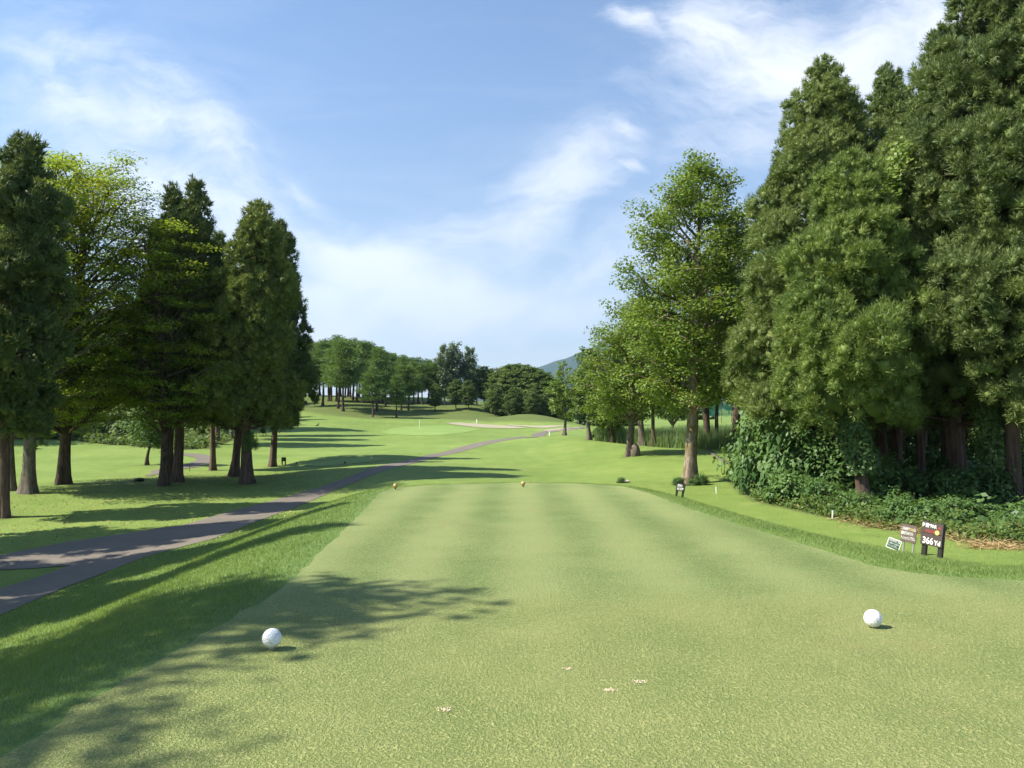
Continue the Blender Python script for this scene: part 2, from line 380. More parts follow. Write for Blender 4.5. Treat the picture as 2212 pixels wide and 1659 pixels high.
PATH_PX_R = [(-90,1364),(0,1330),(140,1270),(310,1205),(460,1165),(600,1110),(720,1060),(830,1017),(950,986),(1050,961),(1110,949),(1140,944)]
PATH_PX_L = [(1128,942),(1050,953),(1000,964),(900,989),(830,1004),(760,1028),(640,1068),(500,1105),(400,1134),(150,1170),(0,1200),(-90,1212),(-90,1242),(0,1232),(150,1223),(80,1248),(0,1272),(-90,1300)]
def wobble(pts, amp=.05, step=.5, seed=1):
    r = np.random.default_rng(seed); out = []
    n = len(pts)
    for i in range(n):
        a = np.array(pts[i]); b = np.array(pts[(i + 1) % n]); L = np.linalg.norm(b - a); k = max(1, int(L / step))
        for j in range(k):
            p = a + (b - a) * j / k; out.append((p[0] + r.normal() * amp, p[1] + r.normal() * amp))
    return out
def pxpoly(pts): return [hit(*p)[:2] for p in pts]
PATH = np.array(wobble(pxpoly(PATH_PX_R + PATH_PX_L), .014, .45))
BRUSH_PX = [(1585,1040),(1640,1082),(1720,1100),(1800,1118),(1900,1140),(2000,1152),(2100,1172),(2330,1196)]
BRUSH = np.array([hit(*p)[:2] for p in BRUSH_PX] + [(32, 14), (34, 44), (24, 44), tuple(hit(1650, 985)[:2]), tuple(hit(1600, 1000)[:2])])
LWOOD = np.array([hit(*p)[:2] for p in [(-100,955),(60,948),(150,950),(200,958),(300,965),(380,972),(460,968),(500,950)]] + [(-28, 72), (-30, 110), (-110, 110), (-90, 55)])
LARCHZ = np.array([hit(*p)[:2] for p in [(575,880),(640,884),(742,897),(803,904),(857,902),(930,903),(1000,905),(1080,907),(1150,908),(1200,909)]] +
                  [base(1215, 150)[:2], base(1060, 165)[:2], base(940, 142)[:2], base(800, 136)[:2], base(570, 136)[:2]])
fx_, fy_ = XX.ravel(), YY.ravel()
ctee = dist(TEE, fx_, fy_)
dpath = dist(PATH, fx_, fy_)
z_rough = np.where(fx_ < 1, sstep((5.2 - ctee) / .8), sstep((2.9 - ctee + .35 * np.sin(fy_)) / .9)) * (fy_ < 23.5) * sstep((22.5 - fy_) / 2)
z_rough *= np.where(fx_ > 1, .55, 1.0)
z_rough *= np.where((fx_ < 0) & (fx_ < -7.2), 0, 1)
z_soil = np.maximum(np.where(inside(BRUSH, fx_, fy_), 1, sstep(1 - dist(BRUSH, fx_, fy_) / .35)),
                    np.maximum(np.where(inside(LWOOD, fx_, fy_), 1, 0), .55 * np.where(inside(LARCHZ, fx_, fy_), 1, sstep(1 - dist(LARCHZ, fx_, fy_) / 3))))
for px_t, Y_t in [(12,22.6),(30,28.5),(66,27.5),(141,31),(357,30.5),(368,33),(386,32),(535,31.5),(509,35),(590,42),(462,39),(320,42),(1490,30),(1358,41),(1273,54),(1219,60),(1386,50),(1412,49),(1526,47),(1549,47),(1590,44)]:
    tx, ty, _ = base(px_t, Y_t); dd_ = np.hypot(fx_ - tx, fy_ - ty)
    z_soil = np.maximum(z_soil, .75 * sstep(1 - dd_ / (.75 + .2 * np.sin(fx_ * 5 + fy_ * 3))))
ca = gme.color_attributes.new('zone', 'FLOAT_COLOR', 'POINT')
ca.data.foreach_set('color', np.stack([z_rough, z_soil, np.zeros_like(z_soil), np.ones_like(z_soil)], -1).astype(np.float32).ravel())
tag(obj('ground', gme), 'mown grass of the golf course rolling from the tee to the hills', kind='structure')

def patch(name, poly, h, off, mat, label, jitter=.35, kind='structure', seed=3, follow=True):
    poly = [tuple(map(float, p)) for p in poly]; P = np.array(poly)
    r = np.random.default_rng(seed)
    x0, y0 = P.min(0); x1, y1 = P.max(0)
    gx, gy = np.meshgrid(np.arange(x0 + h / 2, x1, h), np.arange(y0 + h / 2, y1, h)); gx = gx.ravel(); gy = gy.ravel()
    gx = gx + r.uniform(-.2, .2, len(gx)) * h; gy = gy + r.uniform(-.2, .2, len(gy)) * h
    ok = inside(P, gx, gy) & (dist(P, gx, gy) > h * jitter)
    vs = [Vector(p) for p in poly] + [Vector((a, b)) for a, b in zip(gx[ok], gy[ok])]
    n = len(poly); ed = [(i, (i + 1) % n) for i in range(n)]
    v2, e2, f2, *_ = geometry.delaunay_2d_cdt(vs, ed, [], 1, 1e-5)
    V = np.array([(v.x, v.y) for v in v2]); z = Gz(V[:, 0], V[:, 1]) + off
    F = np.array([f for f in f2 if len(f) == 3])
    me = np_mesh(name, np.column_stack([V, z]), F, mat, True)
    return tag(obj(name, me), label, kind=kind)
patch('tee_box', wobble(TEE, .018, .22, 4), .8, .006, M['tee'], 'closely mown raised teeing ground with faint mowing stripes')
patch('cart_path', PATH, .45, .012, M['path'], 'asphalt cart path curving along the left of the tee')
patch('cart_path', wobble(pxpoly([(1132,947),(1150,937),(1185,931),(1225,926),(1262,922),(1262,926),(1215,930),(1180,936),(1160,945)]), .1, 1), 1.2, .03, M['path'], 'worn gravelly end of the cart path near the far bunkers')
patch('side_path', wobble(pxpoly([(318,1030),(380,1016),(430,1009),(462,999),(464,988),(440,981),(395,979),(386,983),(418,988),(428,994),(410,1001),(370,1008),(330,1017)]), .08, .8), .9, .02, M['path'], 'gravel path bending away between the left trees')
for i, (pl, lb) in enumerate([([(962,914),(990,912.5),(1060,917.5),(1110,920.5),(1145,924.5),(1100,926),(1050,924.5),(1000,920)], 'long sand bunker at the left behind the green'),
                              ([(1090,917),(1160,920),(1222,919.5),(1236,921),(1180,924.5),(1130,921.5)], 'thin sand bunker under the round mound'),
                              ([(1166,930),(1200,926),(1250,923.5),(1264,924.5),(1230,930),(1190,932)], 'sand bunker beside the lone young tree')]):
    patch('bunker', wobble(pxpoly(pl), .12, 1.5, seed=i), 1.5, .03, M['sand'], lb)
patch('putting_green', wobble(pxpoly([(820,934),(850,925),(900,920),(960,919),(1010,923),(1040,928),(1000,935),(950,941),(890,941),(840,938)]), .05, 2), 2, .02, M['green'], 'pale closely mown putting green in front of the bunkers')
patch('forward_tee', wobble(pxpoly([(650,1004),(700,997),(760,990),(810,989),(835,993),(800,998),(745,1003),(690,1008)]), .03, 1), 1, .02, M['green'], 'small pale forward tee on a low mound')

# ------------------------------------------------------------------ mesh pieces for plants
def unit(v): return v / np.maximum(np.linalg.norm(v, axis=-1, keepdims=True), 1e-9)
def tubes(lst):
    """lst of (points, radii, sides) -> verts, quads"""
    Vs, Fs, n0 = [], [], 0
    for pts, rad, k, *fl in lst:
        pts = np.asarray(pts, float); rad = np.asarray(rad, float); n = len(pts)
        tg = unit(np.gradient(pts, axis=0))
        ref = np.where(np.abs(tg[:, 2:3]) > .8, np.array([[1., 0, 0]]), np.array([[0, 0, 1.]]))
        u = unit(np.cross(tg, ref)); w = np.cross(tg, u)
        an = np.linspace(0, 2 * math.pi, k, endpoint=False)
        rr_ = rad[:, None, None] * (1 + (fl[0][:, None] * (np.cos(an * fl[1] + fl[2]) + .5 * np.cos(an * (fl[1] + 2) - fl[2])))[:, :, None] if fl else np.ones((1, 1, 1)))
        ring = pts[:, None] + rr_ * (np.cos(an)[None, :, None] * u[:, None] + np.sin(an)[None, :, None] * w[:, None])
        Vs.append(ring.reshape(-1, 3)); I = n0 + np.arange(n * k).reshape(n, k); J = np.roll(I, -1, 1)
        Fs.append(np.stack([I[:-1], J[:-1], J[1:], I[1:]], -1).reshape(-1, 4)); n0 += n * k
    return np.concatenate(Vs), np.concatenate(Fs)
def trunk_tube(r, H, rad, lean=(0, 0), wob=.06, sides=12, flare=1.5, top=.12, n=16, bend=None):
    t_ = np.linspace(0, 1, n) ** 1.3
    p = np.zeros((n, 3)); p[:, 2] = t_ * H - .15 * (t_ == 0)
    ph = r.uniform(0, 6, 4)
    env = np.minimum(t_ * 6, 1)
    p[:, 0] = lean[0] * t_ ** 1.4 + wob * env * np.sin(t_ * 5 + ph[0]) ; p[:, 1] = lean[1] * t_ ** 1.4 + wob * env * np.sin(t_ * 4 + ph[1])
    if bend is not None: p[:, 0] += bend * np.sin(np.clip(t_ * 1.0, 0, 1) * math.pi)
    rr = rad * .88 * ((1 - t_) * (1 - top) + top); h = t_ * H
    rr = rr * (1 + (flare - 1) * np.exp(-h / .28) + .06 * np.sin(h * 3 + ph[2]))
    return p, rr, sides + 6, .05 + .26 * np.exp(-np.maximum(h, 0) / .30), int(r.integers(3, 6)), r.uniform(0, 6)
def leaf_quads(P, N, L, Wd, r, fold=0.0):
    """diamond leaves at P with normals N"""
    n = len(P); a = unit(np.cross(N, r.normal(size=(n, 3)))); b = np.cross(N, a)
    L = np.broadcast_to(L, (n,))[:, None]; Wd = np.broadcast_to(Wd, (n,))[:, None]
    V = np.stack([P - a * L * .5, P + b * Wd * .5 - a * L * .06, P + a * L * .5, P - b * Wd * .5 - a * L * .06], 1)
    return V.reshape(-1, 3), np.arange(4 * n).reshape(n, 4)
def blades(P, D, L, Wd, r):
    """thin pointed triangles from P along D"""
    n = len(P); s = unit(np.cross(D, r.normal(size=(n, 3))))
    L = np.broadcast_to(L, (n,))[:, None]; Wd = np.broadcast_to(Wd, (n,))[:, None]
    V = np.stack([P - s * Wd * .5, P + s * Wd * .5, P + D * L], 1)
    return V.reshape(-1, 3), np.arange(3 * n).reshape(n, 3)
def axis_at(tr, z):
    p = tr[0]; return np.column_stack([np.interp(z, p[:, 2], p[:, 0]), np.interp(z, p[:, 2], p[:, 1]), z])

_ico = {}
def ico(sub):
    if sub not in _ico:
        bm = bmesh.new(); bmesh.ops.create_icosphere(bm, subdivisions=sub, radius=1)
        _ico[sub] = (np.array([v.co[:] for v in bm.verts]), np.array([[v.index for v in f.verts] for f in bm.faces])); bm.free()
    return _ico[sub]
def cores(C, S, r, sub=1, rough=.10):
    """small lumpy bodies at C with sizes S (n,3): the dense inside of each tuft"""
    V0, F0_ = ico(sub); n = len(C)
    k = 1 + r.normal(size=(n, len(V0), 1)) * rough
    V = C[:, None] + V0[None] * k * S[:, None]
    return V.reshape(-1, 3), (F0_[None] + (np.arange(n) * len(V0))[:, None, None]).reshape(-1, 3)
def cedar_parts(seed, H, zb, Rm, prof, rad, lean=(0, 0), dens=1.0, bough=.60, lobes=20, nb=88, blade=.105, bw=.022, mat='cedar', bark='bark_red', bend=None, sides=12, bulge=.30):
    r = np.random.default_rng(seed)
    tr = trunk_tube(r, H * .90, rad, lean, bend=bend, sides=sides, top=.08)
    pr = np.array(prof); tt = np.linspace(0, 1, 400); R_ = Rm * np.interp(tt, pr[:, 0], pr[:, 1])
    RB = bough * np.clip(.40 + .75 * R_ / Rm, .34, 1.0)
    wgt = (R_ + .15) / RB ** 2; cdf = np.cumsum(wgt); nbr = int(wgt.mean() * (H - zb) * 2 * math.pi / 1.75 * dens); cdf /= cdf[-1]
    u = (np.arange(nbr) + r.random(nbr)) / nbr; t_ = np.interp(u, cdf, tt)
    rb = np.interp(t_, tt, RB) * r.uniform(.78, 1.2, nbr); z = zb + (H - zb) * t_
    az = np.arange(nbr) * 2.39996 + r.normal(size=nbr) * .3
    rr = np.maximum(np.interp(t_, tt, R_) * r.choice([.60, .82, .95, 1.04, 1.14], nbr) - rb * .62, .02)
    ph = r.uniform(0, 6.28, 6)
    swell = .5 * np.sin(3 * az + z * 1.5 + ph[0]) + .5 * np.sin(2 * az - z * 2.3 + ph[1]) + .45 * np.sin(z * 3.1 + ph[2]) + .4 * np.sin(5 * az + z * 3.7 + ph[3])
    rr = np.minimum(rr * (1 + bulge * swell), np.maximum(np.interp(t_, tt, R_) * 1.10 - rb * .45, .02)); rb = rb * (1 + .16 * swell)
    O = np.column_stack([np.cos(az), np.sin(az), np.zeros(nbr)])
    A = axis_at(tr, np.minimum(z, H * .90)); A[:, 2] = np.minimum(z, H - rb)
    C = A + O * rr[:, None] + r.normal(size=(nbr, 3)) * .05
    tl = [tr]
    for i in range(0, nbr, 2):
        if rr[i] > .7:
            st = axis_at(tr, np.array([min(max(C[i, 2] - .30 * rr[i], .8 * zb), H * .88)]))[0]
            tl.append((np.array([st, (st + C[i]) / 2 + np.array([0, 0, -.05 * rr[i]]), C[i]]), np.array([.05, .032, .012]) * (rr[i] / 2 + .4) * (rad / .2), 4))
    for q in range(46):      # dead twigs showing in the hollows
        zt = zb + (H - zb) * r.random() ** 1.6 * .8; a = r.uniform(0, 6.28); Lq = Rm * r.uniform(.55, 1.0) * np.interp((zt - zb) / (H - zb), pr[:, 0], pr[:, 1])
        st = axis_at(tr, np.array([zt]))[0]; e = st + np.array([math.cos(a) * Lq, math.sin(a) * Lq, r.uniform(-.25, .15) * Lq])
        tl.append((np.array([st, (st + e) / 2 + r.normal(size=3) * .08, e]), np.array([.02, .013, .005]), 3))
    nl = np.maximum(5, (lobes * (rb / bough) ** 1.3)).astype(int); ii = np.repeat(np.arange(nbr), nl); n = len(ii)
    w = unit(unit(r.normal(size=(n, 3))) + O[ii] * .62 + np.array([0, 0, .28]))
    L = C[ii] + w * (rb[ii] * r.uniform(.72, 1.05, n))[:, None] * np.array([1, 1, .92]); rl = rb[ii] * r.uniform(.26, .44, n)
    nbl = np.maximum(6, nb * (rl / .2) ** 1.6).astype(int); jj = np.repeat(np.arange(n), nbl); m_ = len(jj)
    v = unit(unit(r.normal(size=(m_, 3))) + w[jj] * .75 + np.array([0, 0, .30]))
    P = L[jj] + v * (rl[jj] * r.uniform(.25, .95, m_))[:, None]; D = unit(v + np.array([0, 0, .45]) + r.normal(size=(m_, 3)) * .38)
    V, F = blades(P, D, blade * r.uniform(.6, 1.35, m_), bw * r.uniform(.7, 1.3, m_), r)
    for (c_, s_, sub, ro) in ((L, rl[:, None] * np.array([[.50, .50, .55]]), 1, .2), (A + (C - A) * .72, rb[:, None] * np.array([[.42, .42, .5]]), 2, .25)):
        V2, F2 = cores(c_, s_ * np.ones((len(c_), 3)), r, sub, ro); F = np.concatenate([F, F2 + len(V)]); V = np.concatenate([V, V2])
    tV, tF = tubes(tl)
    return np_mesh('trunk', tV, tF, M[bark], True), np_mesh('crown', V, F, M[mat])

def broad_parts(seed, H, zb, Rm, prof, rad, lean=(0, 0), nl=46, clump=.62, flat=.55, leaf=.13, nleaf=90, mat='broad', bark='bark_grey', rise=.55, sub=1.0, fork=None, bend=None,
                off=(0, 0), up=.75, inner=.35, sides=12, tuft=False, wob=.08, trunk_h=.93, twist=2.39996, aspect=.62, azbias=None, limb=1.0):
    r = np.random.default_rng(seed)
    tr = trunk_tube(r, H * trunk_h, rad, lean, wob=wob, bend=bend, sides=sides)
    tl = [tr]
    if fork:
        for (fz, dx, dy, fr) in fork:
            st = axis_at(tr, np.array([fz]))[0]
            e = st + np.array([dx, dy, (H - fz) * .75]); q = np.linspace(0, 1, 8)[:, None]
            pts = st + (e - st) * q + np.array([dx, dy, 0]) * (np.sin(q * math.pi) * .35)
            tl.append((pts, np.linspace(fr, fr * .2, 8), 8))
    u = (np.arange(nl) + r.random(nl)) / nl
    z = zb + (H - zb) * u
    pr = np.array(prof); rr = Rm * np.interp(u, pr[:, 0], pr[:, 1]) * r.uniform(.72, 1.1, nl)
    az = np.arange(nl) * twist + r.normal(size=nl) * .4
    C, A, OUT = [], [], []
    for i in range(nl):
        dr = np.array([math.cos(az[i]), math.sin(az[i]), 0]); L = max(rr[i], .3)
        if azbias is not None: L *= 1 + azbias * dr[0]
        zs_ = max(min(z[i] - L * rise, H * trunk_h * .97), zb * .75)
        st = axis_at(tr, np.array([zs_]))[0]
        e = np.array([st[0] * (z[i] > 0) + dr[0] * L + off[0] * u[i], st[1] + dr[1] * L + off[1] * u[i], z[i]])
        q = np.linspace(0, 1, 5)[:, None]
        pts = st + (e - st) * q; pts[:, 2] += np.sin(q[:, 0] * math.pi) * .10 * L; pts[1:4] += r.normal(size=(3, 3)) * .05 * L
        br = max(.012, .32 * rad * (L / Rm) ** .8) * limb
        tl.append((pts, np.linspace(br, br * .22, 5), 5))
        k = max(2, int(round((1.2 + L * 2.0 / clump * .62) * sub)))
        for j in range(k):
            s = inner + (1 - inner) * (j + r.random()) / k
            c0 = np.array([np.interp(s, q[:, 0], pts[:, a]) for a in range(3)])
            side = np.array([-dr[1], dr[0], 0]) * r.normal() * .32 * L * s ** .5
            c = c0 + side + np.array([0, 0, r.normal() * .10 * L + .05])
            C.append(c); A.append(clump * r.uniform(.62, 1.15) * (.55 + .45 * min(1, L / 1.5))); OUT.append(dr)
            if r.random() < .7:
                tl.append((np.array([c0, (c0 + c) / 2 + np.array([0, 0, .04]), c]), np.array([br * .35, br * .22, br * .1]), 3))
    C = np.array(C); A = np.array(A); OUT = np.array(OUT)
    ns = np.maximum(8, nleaf * (A / clump) ** 2).astype(int); ii = np.repeat(np.arange(len(C)), ns); n = len(ii)
    v = unit(r.normal(size=(n, 3)))
    p = C[ii] + v * (A[ii] * r.random(n) ** .42)[:, None] * np.array([1, 1, flat])
    tV, tF = tubes(tl)
    if tuft:
        D = unit(v * .8 + np.array([0, 0, .1]) + OUT[ii] * .4)
        V, F = blades(p, D, leaf * r.uniform(.6, 1.3, n), leaf * aspect * r.uniform(.7, 1.3, n), r)
    else:
        N = unit(v * .35 + np.array([0, 0, up]) + r.normal(size=(n, 3)) * .42)
        sc_ = r.uniform(.65, 1.25, n); V, F = leaf_quads(p, N, leaf * sc_, leaf * aspect * sc_, r)
    return np_mesh('trunk', tV, tF, M[bark], True), np_mesh('crown', V, F, M[mat])

def plant(name, label, cat, loc, parts, group=None, rz=0.0, s=1.0, names=('trunk', 'crown')):
    o = thing(name, label, cat, loc, group, rz)
    o.scale = (s, s, s) if isinstance(s, (int, float)) else s
    for nm, me in zip(names, parts):
        if me is not None: obj(nm, me, o)
    return o

CONE = [(0, .62), (.08, .92), (.2, 1), (.4, .84), (.6, .62), (.8, .38), (.93, .18), (1, .05)]
COLM = [(0, .75), (.15, 1), (.35, .92), (.6, .72), (.8, .45), (.92, .25), (1, .07)]
ROUND = [(0, .55), (.15, .88), (.4, 1), (.65, .88), (.85, .58), (1, .22)]

# ------------------------------------------------------------------ right side cedars
def cedar(label, px, Y, ytop, Rm, zb, rad, seed, group, prof=CONE, xtop=None, **kw):
    b = base(px, Y); H = EYE + bear(px, ytop)[1] * Y - b[2]
    lean = ((xtop - px) / F0 * Y if xtop is not None else 0, 0)
    return plant('cedar_tree', label, 'tree', b, cedar_parts(seed, H, zb, Rm, prof, rad, lean=lean, **kw), group)
GR = 'tall cedars along the right side'
cedar('tall pointed cedar left of the notch at the right skyline', 1795, 25, 128, 2.55, 2.3, .24, 11, GR, prof=[(0,.9),(.15,1),(.4,.86),(.6,.66),(.8,.44),(.93,.22),(1,.06)])
cedar('slimmer cedar standing just right of the pointed one on the skyline', 1932, 27, 145, 1.9, 3.2, .22, 12, GR, prof=COLM, mat='cedar')
cedar('giant cedar at the right edge rising above the picture, bare reddish trunk at its foot', 2183, 20, -190, 2.75, 3.3, .23, 13, GR, xtop=2215, prof=[(0,.75),(.12,1),(.4,.92),(.65,.66),(.85,.36),(1,.06)], mat='cedar_dark')
cedar('cedar with a bent ivy wrapped trunk in the middle of the right stand', 1868, 20.5, 330, 1.75, 2.6, .19, 14, GR, prof=COLM, xtop=1850, bend=-.25, mat='cedar_light')
cedar('big rounded cedar in front of the giant one, filling the upper right', 2065, 22.5, 60, 2.15, 2.6, .23, 15, GR, prof=COLM, mat='cedar')
cedar('cedar at the right border lit on its left flank', 2330, 18.5, -60, 1.9, 2.6, .22, 16, GR, prof=COLM, mat='cedar')
cedar('shorter cedar with bright green tips at the left end of the right stand', 1728, 27, 540, 1.65, 2.3, .2, 17, GR, prof=COLM, mat='cedar_light')
cedar('shorter olive green cedar between the ivy trunk and the round cedar', 1985, 24, 385, 1.75, 2.6, .16, 18, GR, prof=COLM, mat='cedar_brown')
def vine():
    r = np.random.default_rng(321); t_ = r.random(2600); px_v = 1968 - 70 * t_ + r.normal(size=2600) * 14; py_v = 330 + 150 * t_ ** 1.2 + r.normal(size=2600) * 20
    Yv = 20.6 + .5 * np.sin(t_ * 9) + r.normal(size=2600) * .22; P = np.column_stack([(px_v - CX) / F0 * Yv, Yv, EYE + (HZ - py_v) / F0 * Yv]); b = P.mean(0)
    N = unit(r.normal(size=P.shape) * .5 + np.array([-.4, -.4, .7])); sv = r.uniform(.6, 1.3, 2600); V, F = leaf_quads(P - b, N, .12 * sv, .09 * sv, r)
    tag(obj('vine', np_mesh('vine', V, F, M['broad2']), loc=tuple(b)), 'yellow green vine hanging between the tall right cedars', 'vine')
vine()
# darker cedars standing further back in the stand: mostly trunks in view
SHADE = 1
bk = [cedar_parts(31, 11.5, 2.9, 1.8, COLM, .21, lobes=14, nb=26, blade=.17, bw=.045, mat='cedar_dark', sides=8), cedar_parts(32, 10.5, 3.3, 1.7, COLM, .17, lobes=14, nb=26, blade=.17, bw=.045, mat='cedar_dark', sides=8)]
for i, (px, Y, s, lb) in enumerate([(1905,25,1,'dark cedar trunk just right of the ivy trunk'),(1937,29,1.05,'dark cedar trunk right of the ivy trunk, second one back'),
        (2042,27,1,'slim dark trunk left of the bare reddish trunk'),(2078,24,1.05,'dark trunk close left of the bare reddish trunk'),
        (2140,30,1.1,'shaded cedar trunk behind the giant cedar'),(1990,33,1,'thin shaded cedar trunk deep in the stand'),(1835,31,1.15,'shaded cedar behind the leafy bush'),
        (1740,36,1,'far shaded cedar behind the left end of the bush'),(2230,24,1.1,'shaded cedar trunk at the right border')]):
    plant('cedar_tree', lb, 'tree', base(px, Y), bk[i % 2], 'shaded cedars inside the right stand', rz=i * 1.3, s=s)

# ------------------------------------------------------------------ right side broadleaf trees
def broad(name, label, px, Y, ytop, parts_kw, seed, group=None, xtop=None, cat='tree'):
    b = base(px, Y); H = EYE + bear(px, ytop)[1] * Y - b[2]
    lean = ((xtop - px) / F0 * Y * .9 if xtop is not None else 0, 0)
    return plant(name, label, cat, b, broad_parts(seed, H, lean=lean, **parts_kw), group)
RB = 'broadleaf trees on the right side of the fairway'
broad('broadleaf_tree', 'tall bright green broadleaf tree with a thick mossy trunk beside the small black sign', 1490, 30, 322,
      dict(zb=3.2, Rm=2.75, prof=[(0,.55),(.1,.85),(.3,.98),(.5,1),(.62,.88),(.75,.80),(.85,.50),(.93,.26),(1,.12)], rad=.27, nl=78, clump=.72, flat=.55, leaf=.13, nleaf=190, bark='bark_moss', limb=.8), 41, RB, xtop=1528)
broad('broadleaf_tree', 'broad spreading tree with a leaning trunk and a burl at its foot', 1358, 41, 640,
      dict(zb=2.3, Rm=2.8, prof=[(0,.7),(.3,1),(.6,.92),(.85,.6),(1,.25)], rad=.21, nl=72, clump=.62, flat=.5, leaf=.15, nleaf=80, mat='broad2', bark='bark_grey'), 142, RB, xtop=1392)
broad('broadleaf_tree', 'narrow dark tree with a slim trunk right of the lone young tree', 1273, 54, 750,
      dict(zb=1.9, Rm=1.5, prof=ROUND, rad=.15, nl=40, clump=.5, flat=.7, leaf=.2, nleaf=60, mat='woods', bark='bark_grey', rise=.4), 43, RB)
broad('young_tree', 'lone young tree with a thin trunk standing on the open fairway', 1219, 60, 782,
      dict(zb=1.25, Rm=1.2, prof=[(0,.5),(.2,.9),(.5,1),(.75,.7),(1,.18)], rad=.13, nl=40, clump=.42, flat=.7, leaf=.17, nleaf=60, mat='broad', bark='bark_grey'), 44, RB)
broad('broadleaf_tree', 'straight grey trunk just right of the leaning trunk', 1386, 50, 655,
      dict(zb=2.8, Rm=2.6, prof=ROUND, rad=.22, nl=44, clump=.62, flat=.55, leaf=.18, nleaf=60, mat='broad', bark='bark_grey'), 45, RB)
broad('broadleaf_tree', 'slim dark trunk curving upward left of the mossy trunk', 1412, 49, 700,
      dict(zb=2.9, Rm=2.3, prof=ROUND, rad=.15, nl=36, clump=.62, flat=.55, leaf=.18, nleaf=60, mat='broad2', bark='bark'), 46, RB, xtop=1396)
broad('broadleaf_tree', 'bushy tree with several stems rising from the reeds', 1322, 53, 790,
      dict(zb=.9, Rm=1.7, prof=ROUND, rad=.12, nl=36, clump=.5, flat=.6, leaf=.18, nleaf=55, mat='broad', bark='bark', fork=[(.3, .9, .2, .08), (.3, -.5, .4, .07), (.5, 1.6, -.2, .07)]), 47, RB)
broad('broadleaf_tree', 'small forked tree on the lawn seen left of the mossy trunk', 1453, 72, 822,
      dict(zb=1.7, Rm=2.1, prof=ROUND, rad=.16, nl=30, clump=.6, flat=.6, leaf=.24, nleaf=45, mat='woods', bark='bark', fork=[(.9, 1.0, 0, .12), (.9, -1.0, .1, .12)]), 48, RB)
broad('broadleaf_tree', 'dark leaning trunk just right of the mossy trunk', 1526, 47, 560,
      dict(zb=3.2, Rm=2.9, prof=ROUND, rad=.24, nl=54, clump=.62, flat=.55, leaf=.17, nleaf=75, mat='broad', bark='bark'), 49, RB, xtop=1512)
broad('broadleaf_tree', 'slender dark trunk between the leaning trunk and the thick one', 1549, 47, 640,
      dict(zb=3.2, Rm=2.2, prof=ROUND, rad=.13, nl=36, clump=.6, flat=.55, leaf=.17, nleaf=60, mat='broad2', bark='bark'), 50, RB)
broad('broadleaf_tree', 'thick dark trunk beside the left edge of the leafy bush', 1590, 44, 470,
      dict(zb=3.3, Rm=2.9, prof=[(0,.75),(.3,1),(.6,.9),(.85,.55),(1,.2)], rad=.27, nl=64, clump=.62, flat=.55, leaf=.16, nleaf=80, mat='broad', bark='bark'), 51, RB, xtop=1605)
broad('broadleaf_tree', 'yellow green tree filling the gap between the mossy tree and the cedars', 1650, 35, 660,
      dict(zb=2.2, Rm=1.7, prof=ROUND, rad=.16, nl=44, clump=.52, flat=.55, leaf=.15, nleaf=75, mat='broad2', bark='bark'), 52, RB)

# ------------------------------------------------------------------ left side trees
LG = 'trees along the left of the cart path'
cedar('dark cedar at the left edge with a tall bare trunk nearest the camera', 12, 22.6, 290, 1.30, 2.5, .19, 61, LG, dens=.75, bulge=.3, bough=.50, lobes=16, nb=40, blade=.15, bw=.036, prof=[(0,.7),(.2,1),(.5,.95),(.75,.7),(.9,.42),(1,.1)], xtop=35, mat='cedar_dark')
broad('broadleaf_tree', 'left stem of the clustered pale trunks at the left edge', 30, 28.5, 330,
      dict(zb=2.5, Rm=2.2, prof=ROUND, rad=.15, nl=60, clump=.75, flat=.26, leaf=.12, nleaf=140, mat='layer', bark='bark_grey', rise=.7, up=1.1), 62, LG)
broad('broadleaf_tree', 'thick forked stem of the clustered pale trunks at the left edge', 66, 27.5, 322,
      dict(zb=2.7, Rm=2.7, prof=ROUND, rad=.25, nl=70, clump=.80, flat=.24, leaf=.12, nleaf=140, mat='layer', bark='bark_grey', rise=.75, up=1.1, fork=[(1.2, -.35, 0, .13)]), 63, LG, xtop=110)
broad('broadleaf_tree', 'wide tree of feathery yellow green layers on a dark forked trunk', 141, 31, 335,
      dict(zb=2.5, Rm=3.6, prof=[(0,.70),(.2,1),(.4,1),(.6,.98),(.8,.90),(1,.42)], rad=.27, nl=120, clump=.85, flat=.20, leaf=.115, nleaf=150, mat='layer', bark='bark', rise=.8, up=1.2, fork=[(1.5, .5, .1, .17)], limb=.8), 64, LG, xtop=185)
broad('broadleaf_tree', 'layered green tree whose boughs hang in front of the paired cedars', 357, 30.5, 470,
      dict(zb=2.5, Rm=2.4, prof=[(0,.8),(.3,1),(.6,.9),(.85,.7),(1,.3)], rad=.19, nl=76, clump=.75, flat=.20, leaf=.115, nleaf=140, mat='layer', bark='bark', rise=.7, up=1.2, azbias=.05), 65, LG, xtop=330)
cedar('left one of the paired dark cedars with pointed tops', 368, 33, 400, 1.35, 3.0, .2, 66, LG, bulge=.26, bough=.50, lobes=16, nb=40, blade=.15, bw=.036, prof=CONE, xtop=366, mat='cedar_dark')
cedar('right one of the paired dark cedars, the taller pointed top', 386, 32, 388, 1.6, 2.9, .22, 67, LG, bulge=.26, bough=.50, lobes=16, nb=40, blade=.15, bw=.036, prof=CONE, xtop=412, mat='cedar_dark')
cedar('small dark cedar in the gap behind the pointed pair', 462, 39, 500, 1.4, 2.6, .15, 68, LG, bulge=.26, bough=.50, lobes=16, nb=40, blade=.15, bw=.036, prof=CONE, mat='cedar_dark')
